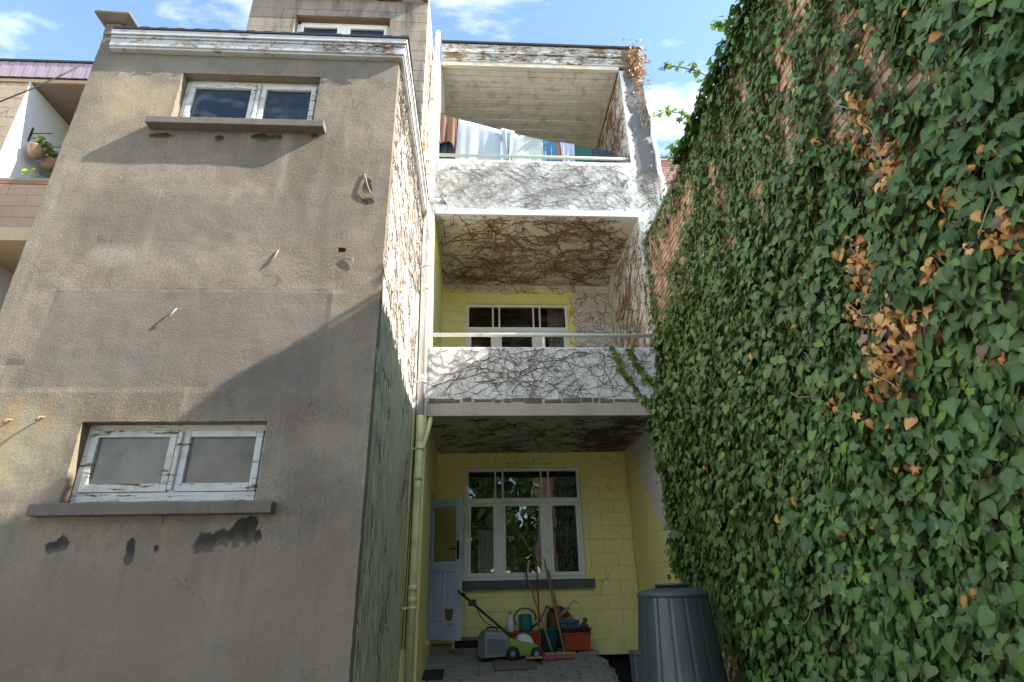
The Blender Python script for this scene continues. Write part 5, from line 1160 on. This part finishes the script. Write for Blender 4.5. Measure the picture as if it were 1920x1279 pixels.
# brooms and poles leaning on the sill
def head(t, x0, x1, y, brist, mat, wood='woodb', zz=None, depth=.06):
    z = FZ(y) if zz is None else zz
    h = MB(); h.box(x0, x1, y-depth/2, y+depth/2, z+.052, z+.078); h.build('head', M[wood], t, .008)
    if brist:
        b = MB(); r6 = random.Random(int(x0*100)); n = int((x1-x0)/.0125)
        for i in range(n):
            for j in range(4):
                xx = x0+.006+(x1-x0-.012)*i/(n-1); yy = y-depth/2+.008+j*(depth-.016)/3
                b.bar((xx, yy, z+.052), (xx+r6.uniform(-.008, .008), yy+(-.012 if j < 2 else .012)+r6.uniform(-.004, .004), z+.003), .0075, .0075)
        b.build('bristles', M[mat], t)
def pole(t, a, b, r_, mat, tip=None):
    MB().tube([a, ((a[0]+b[0])/2, (a[1]+b[1])/2-.002, (a[2]+b[2])/2), b], r_, 8).build('handle', M[mat], t)
    if tip: d = (Vector(b)-Vector(a)).normalized(); MB().tube([Vector(b)-d*.10, Vector(b)+d*.004], r_*1.35, 8).build('grip', M[tip], t)
yb = 8.50
t = thing('broom', 'push broom with bright pink bristles on the landing', 'broom', (1.1, yb, FZ(yb)), 'brooms leaning at the window'); head(t, .89, 1.02, yb-.06, True, 'pink'); pole(t, (.99, yb-.06, FZ(yb)+.07), (.70, 9.07, .21), .011, 'wood', 'tealdark')
t = thing('broom', 'wide push broom with tan bristles and a long wooden handle', 'broom', (1.25, yb, FZ(yb)), 'brooms leaning at the window'); head(t, 1.03, 1.30, yb-.04, True, 'tan'); pole(t, (1.15, yb-.04, FZ(yb)+.07), (1.01, 9.07, .27), .0125, 'wood')
t = thing('broom', 'red handled broom crossing the wooden poles', 'broom', (.85, yb, FZ(yb)), 'brooms leaning at the window'); head(t, .62, .84, yb-.22, False, None); pole(t, (.81, yb-.22, FZ(yb-.22)+.07), (.885, 9.07, .20), .011, 'red')
t = thing('garden_pole', 'thin weathered pole with a lime green grip beside the wide broom', 'pole', (1.24, 8.72, FZ(8.72))); pole(t, (1.235, 8.70, FZ(8.7)), (1.055, 9.07, .21), .010, 'wood', 'lime')
t = thing('garden_pole', 'tall dark wooden pole reaching highest in front of the window', 'pole', (1.2, 8.78, FZ(8.78))); pole(t, (1.22, 8.76, FZ(8.76)), (.995, 9.065, .36), .010, 'plank')
# boards and mat on the path
def flat(name, label, cat, x0, x1, y0, y1, th, mt):
    m = MB(); m.box(x0, x1, y0, y1, 0, th); m.v = [(x, y, PZ(y)+.008+z) for x, y, z in m.v]; return tag(m.build(name, mt, None, .004), label, cat)
flat('board', 'worn brown board lying flat in front of the lawn mower', 'board', .20, .74, 8.02, 8.42, .028, M['slabm'])
flat('door_mat', 'black door mat beside the foot of the downpipe', 'mat', -.70, -.40, 7.72, 8.1, .012, M['black'])

# ------------------------------------------------------------------ composter
BXc, BYc, BZ = 1.685, 5.30, -.96
cbn = thing('compost_bin', 'large ribbed grey green compost bin with a domed lid', 'compost bin', (BXc, BYc, BZ))
n = 96; prof_ = [(.380, 0), (.371, .08), (.334, .45), (.297, .82), (.294, .86)]; V = []
for (rr_, h) in prof_:
    for k in range(n):
        a = 2*math.pi*k/n; q_ = rr_-(.0045 if k % 6 == 0 else 0); V.append((BXc+q_*math.cos(a), BYc+q_*math.sin(a), BZ+h))
m = MB(); m.add(V, [(i*n+k, i*n+(k+1) % n, (i+1)*n+(k+1) % n, (i+1)*n+k) for i in range(len(prof_)-1) for k in range(n)], False); m.build('body', M['bin'], cbn)
ld = MB().lathe([(.283, .845), (.300, .845), (.302, .872), (.293, .882), (.24, .905), (.15, .918), (.135, .918)], (BXc, BYc, BZ), 64).build('bin_lid', M['bin_d'], cbn)
MB().lathe([(.120, .915), (.125, .935), (.140, .938), (.142, .946), (.10, .952), (0, .954)], (BXc, BYc, BZ), 48).build('vent_cap', M['bin_d'], ld)
vc = MB()
for k in range(36):
    a = 2*math.pi*k/36; vc.bar((BXc+.132*math.cos(a), BYc+.132*math.sin(a), BZ+.916), (BXc+.132*math.cos(a), BYc+.132*math.sin(a), BZ+.938), .010, .010)
vc.build('vent_ribs', M['black'], ld)
hb = MB(); hx0, hy0 = BXc-.385, BYc+.10
hb.box(hx0-.005, hx0+.15, hy0-.13, hy0+.02, BZ+.0, BZ+.41); ht = hb.build('hatch', M['bin'], cbn, .008); bx(hx0-.012, hx0+.157, hy0-.14, hy0+.03, BZ+.411, BZ+.44).build('hatch_top', M['bin_d'], ht, .006)
for k in range(9): bx(hx0+.005, hx0+.10, hy0-.137, hy0-.131, BZ+.03+k*.042, BZ+.05+k*.042).build('rib', M['bin'], ht, .002)
# planks against the foot of the garden wall
for i, (a, b, lb) in enumerate((((2.38, 6.35, -.84), (2.30, 5.4, -.90), 'longer weathered plank on the soil under the ivy'), ((2.28, 6.15, -.86), (2.40, 5.1, -.88), 'split plank end beside the compost bin foot'))):
    o = MB().bar(a, b, .14, .03).build('plank', M['plank'], None, .004); tag(o, lb, 'plank', 'planks under the ivy')

# ------------------------------------------------------------------ garden seen only in the window glass
def tree(x, y, h, seed, label):
    r = np.random.default_rng(seed); t = thing('garden_tree', label, 'tree', (x, y, -1.6), 'trees across the garden'); t_ = random.Random(seed)
    MB().tube([(x, y, -1.6), (x+.1, y, .4), (x, y+.1, h*.45), (x+.2, y, h*.8)], [.22, .17, .12, .03], 9).build('trunk', M['bark'], t)
    lm = MB()
    for k in range(11):
        a = t_.uniform(0, 6.28); z = t_.uniform(.25, .7)*h; l_ = t_.uniform(1.2, 2.4)
        lm.tube([(x, y, z), (x+math.cos(a)*l_*.5, y+math.sin(a)*l_*.5, z+.5), (x+math.cos(a)*l_, y+math.sin(a)*l_, z+1.2)], [.07, .05, .015], 6)
    lm.build('limbs', M['bark'], t)
    nl = 7000; cl = r.normal(0, 1, (60, 3)); cl /= np.linalg.norm(cl, axis=1, keepdims=True); cl *= r.uniform(.3, 1, (60, 1))**.6; cl = cl*np.array([3.6, 3.0, h*.42])+np.array([0, 0, h*.56])
    q = cl[r.integers(0, 60, nl)]+r.normal(0, .38, (nl, 3)); c_ = greens(nl, r, .3)*1.3
    mm = leaves_mesh('crown', q, basis(r.normal(0, 1, (nl, 3)), r.normal(0, 1, (nl, 3))), r.uniform(.22, .40, nl), np.clip(c_, 0, .4), r.integers(0, 4, nl), M['leaf'])
    o = bpy.data.objects.new('crown', mm); C.objects.link(o); o.parent = t; o['kind'] = 'stuff'
tree(-7.5, -19.5, 11.5, 1, 'broad tree mirrored at the left of the ground floor window'); tree(-2.0, -21, 12.5, 2, 'tallest tree mirrored in the middle ground floor pane'); tree(3.2, -19, 11, 3, 'bushy tree mirrored beside the ivy in the glass'); tree(-13, -22, 11.5, 4, 'far tree mirrored behind the open blue door')
gh = thing('garden_shed', 'white walled outhouse mirrored in the ground floor window', 'building', (-.5, -8, -1.6))
bx(-1.1, -.5, -13.0, -12, -1.6, .5).build('wall', M['net'], gh); bx(-1.2, -.4, -13.1, -11.9, .502, .6).build('roof', M['purple'], gh)
# a few fallen leaves on the paving and soil
rr = np.random.default_rng(55); nl = 90; q = np.zeros((nl, 3)); q[:, 0] = rr.uniform(-.6, 1.55, nl); q[:, 1] = rr.uniform(7.3, 9.0, nl); q[:, 2] = [PZ(y)+.014 for y in q[:, 1]]
q[60:, 0] = rr.uniform(1.9, 2.42, 30); q[60:, 1] = rr.uniform(5.4, 6.6, 30); q[60:, 2] = -.87
mm = leaves_mesh('fallen_leaves', q, basis(rr.normal(0, .25, (nl, 3))+np.array([0, 0, 1]), rr.normal(0, 1, (nl, 3))), rr.uniform(.03, .055, nl), brown(nl, rr)*.8, rr.integers(0, 4, nl), M['leaf'], rr.uniform(.1, .6, nl))
tag(link(bpy.data.objects.new('fallen_leaves', mm)), 'dry fallen leaves scattered over the paved path and soil', 'leaves', kind='stuff')
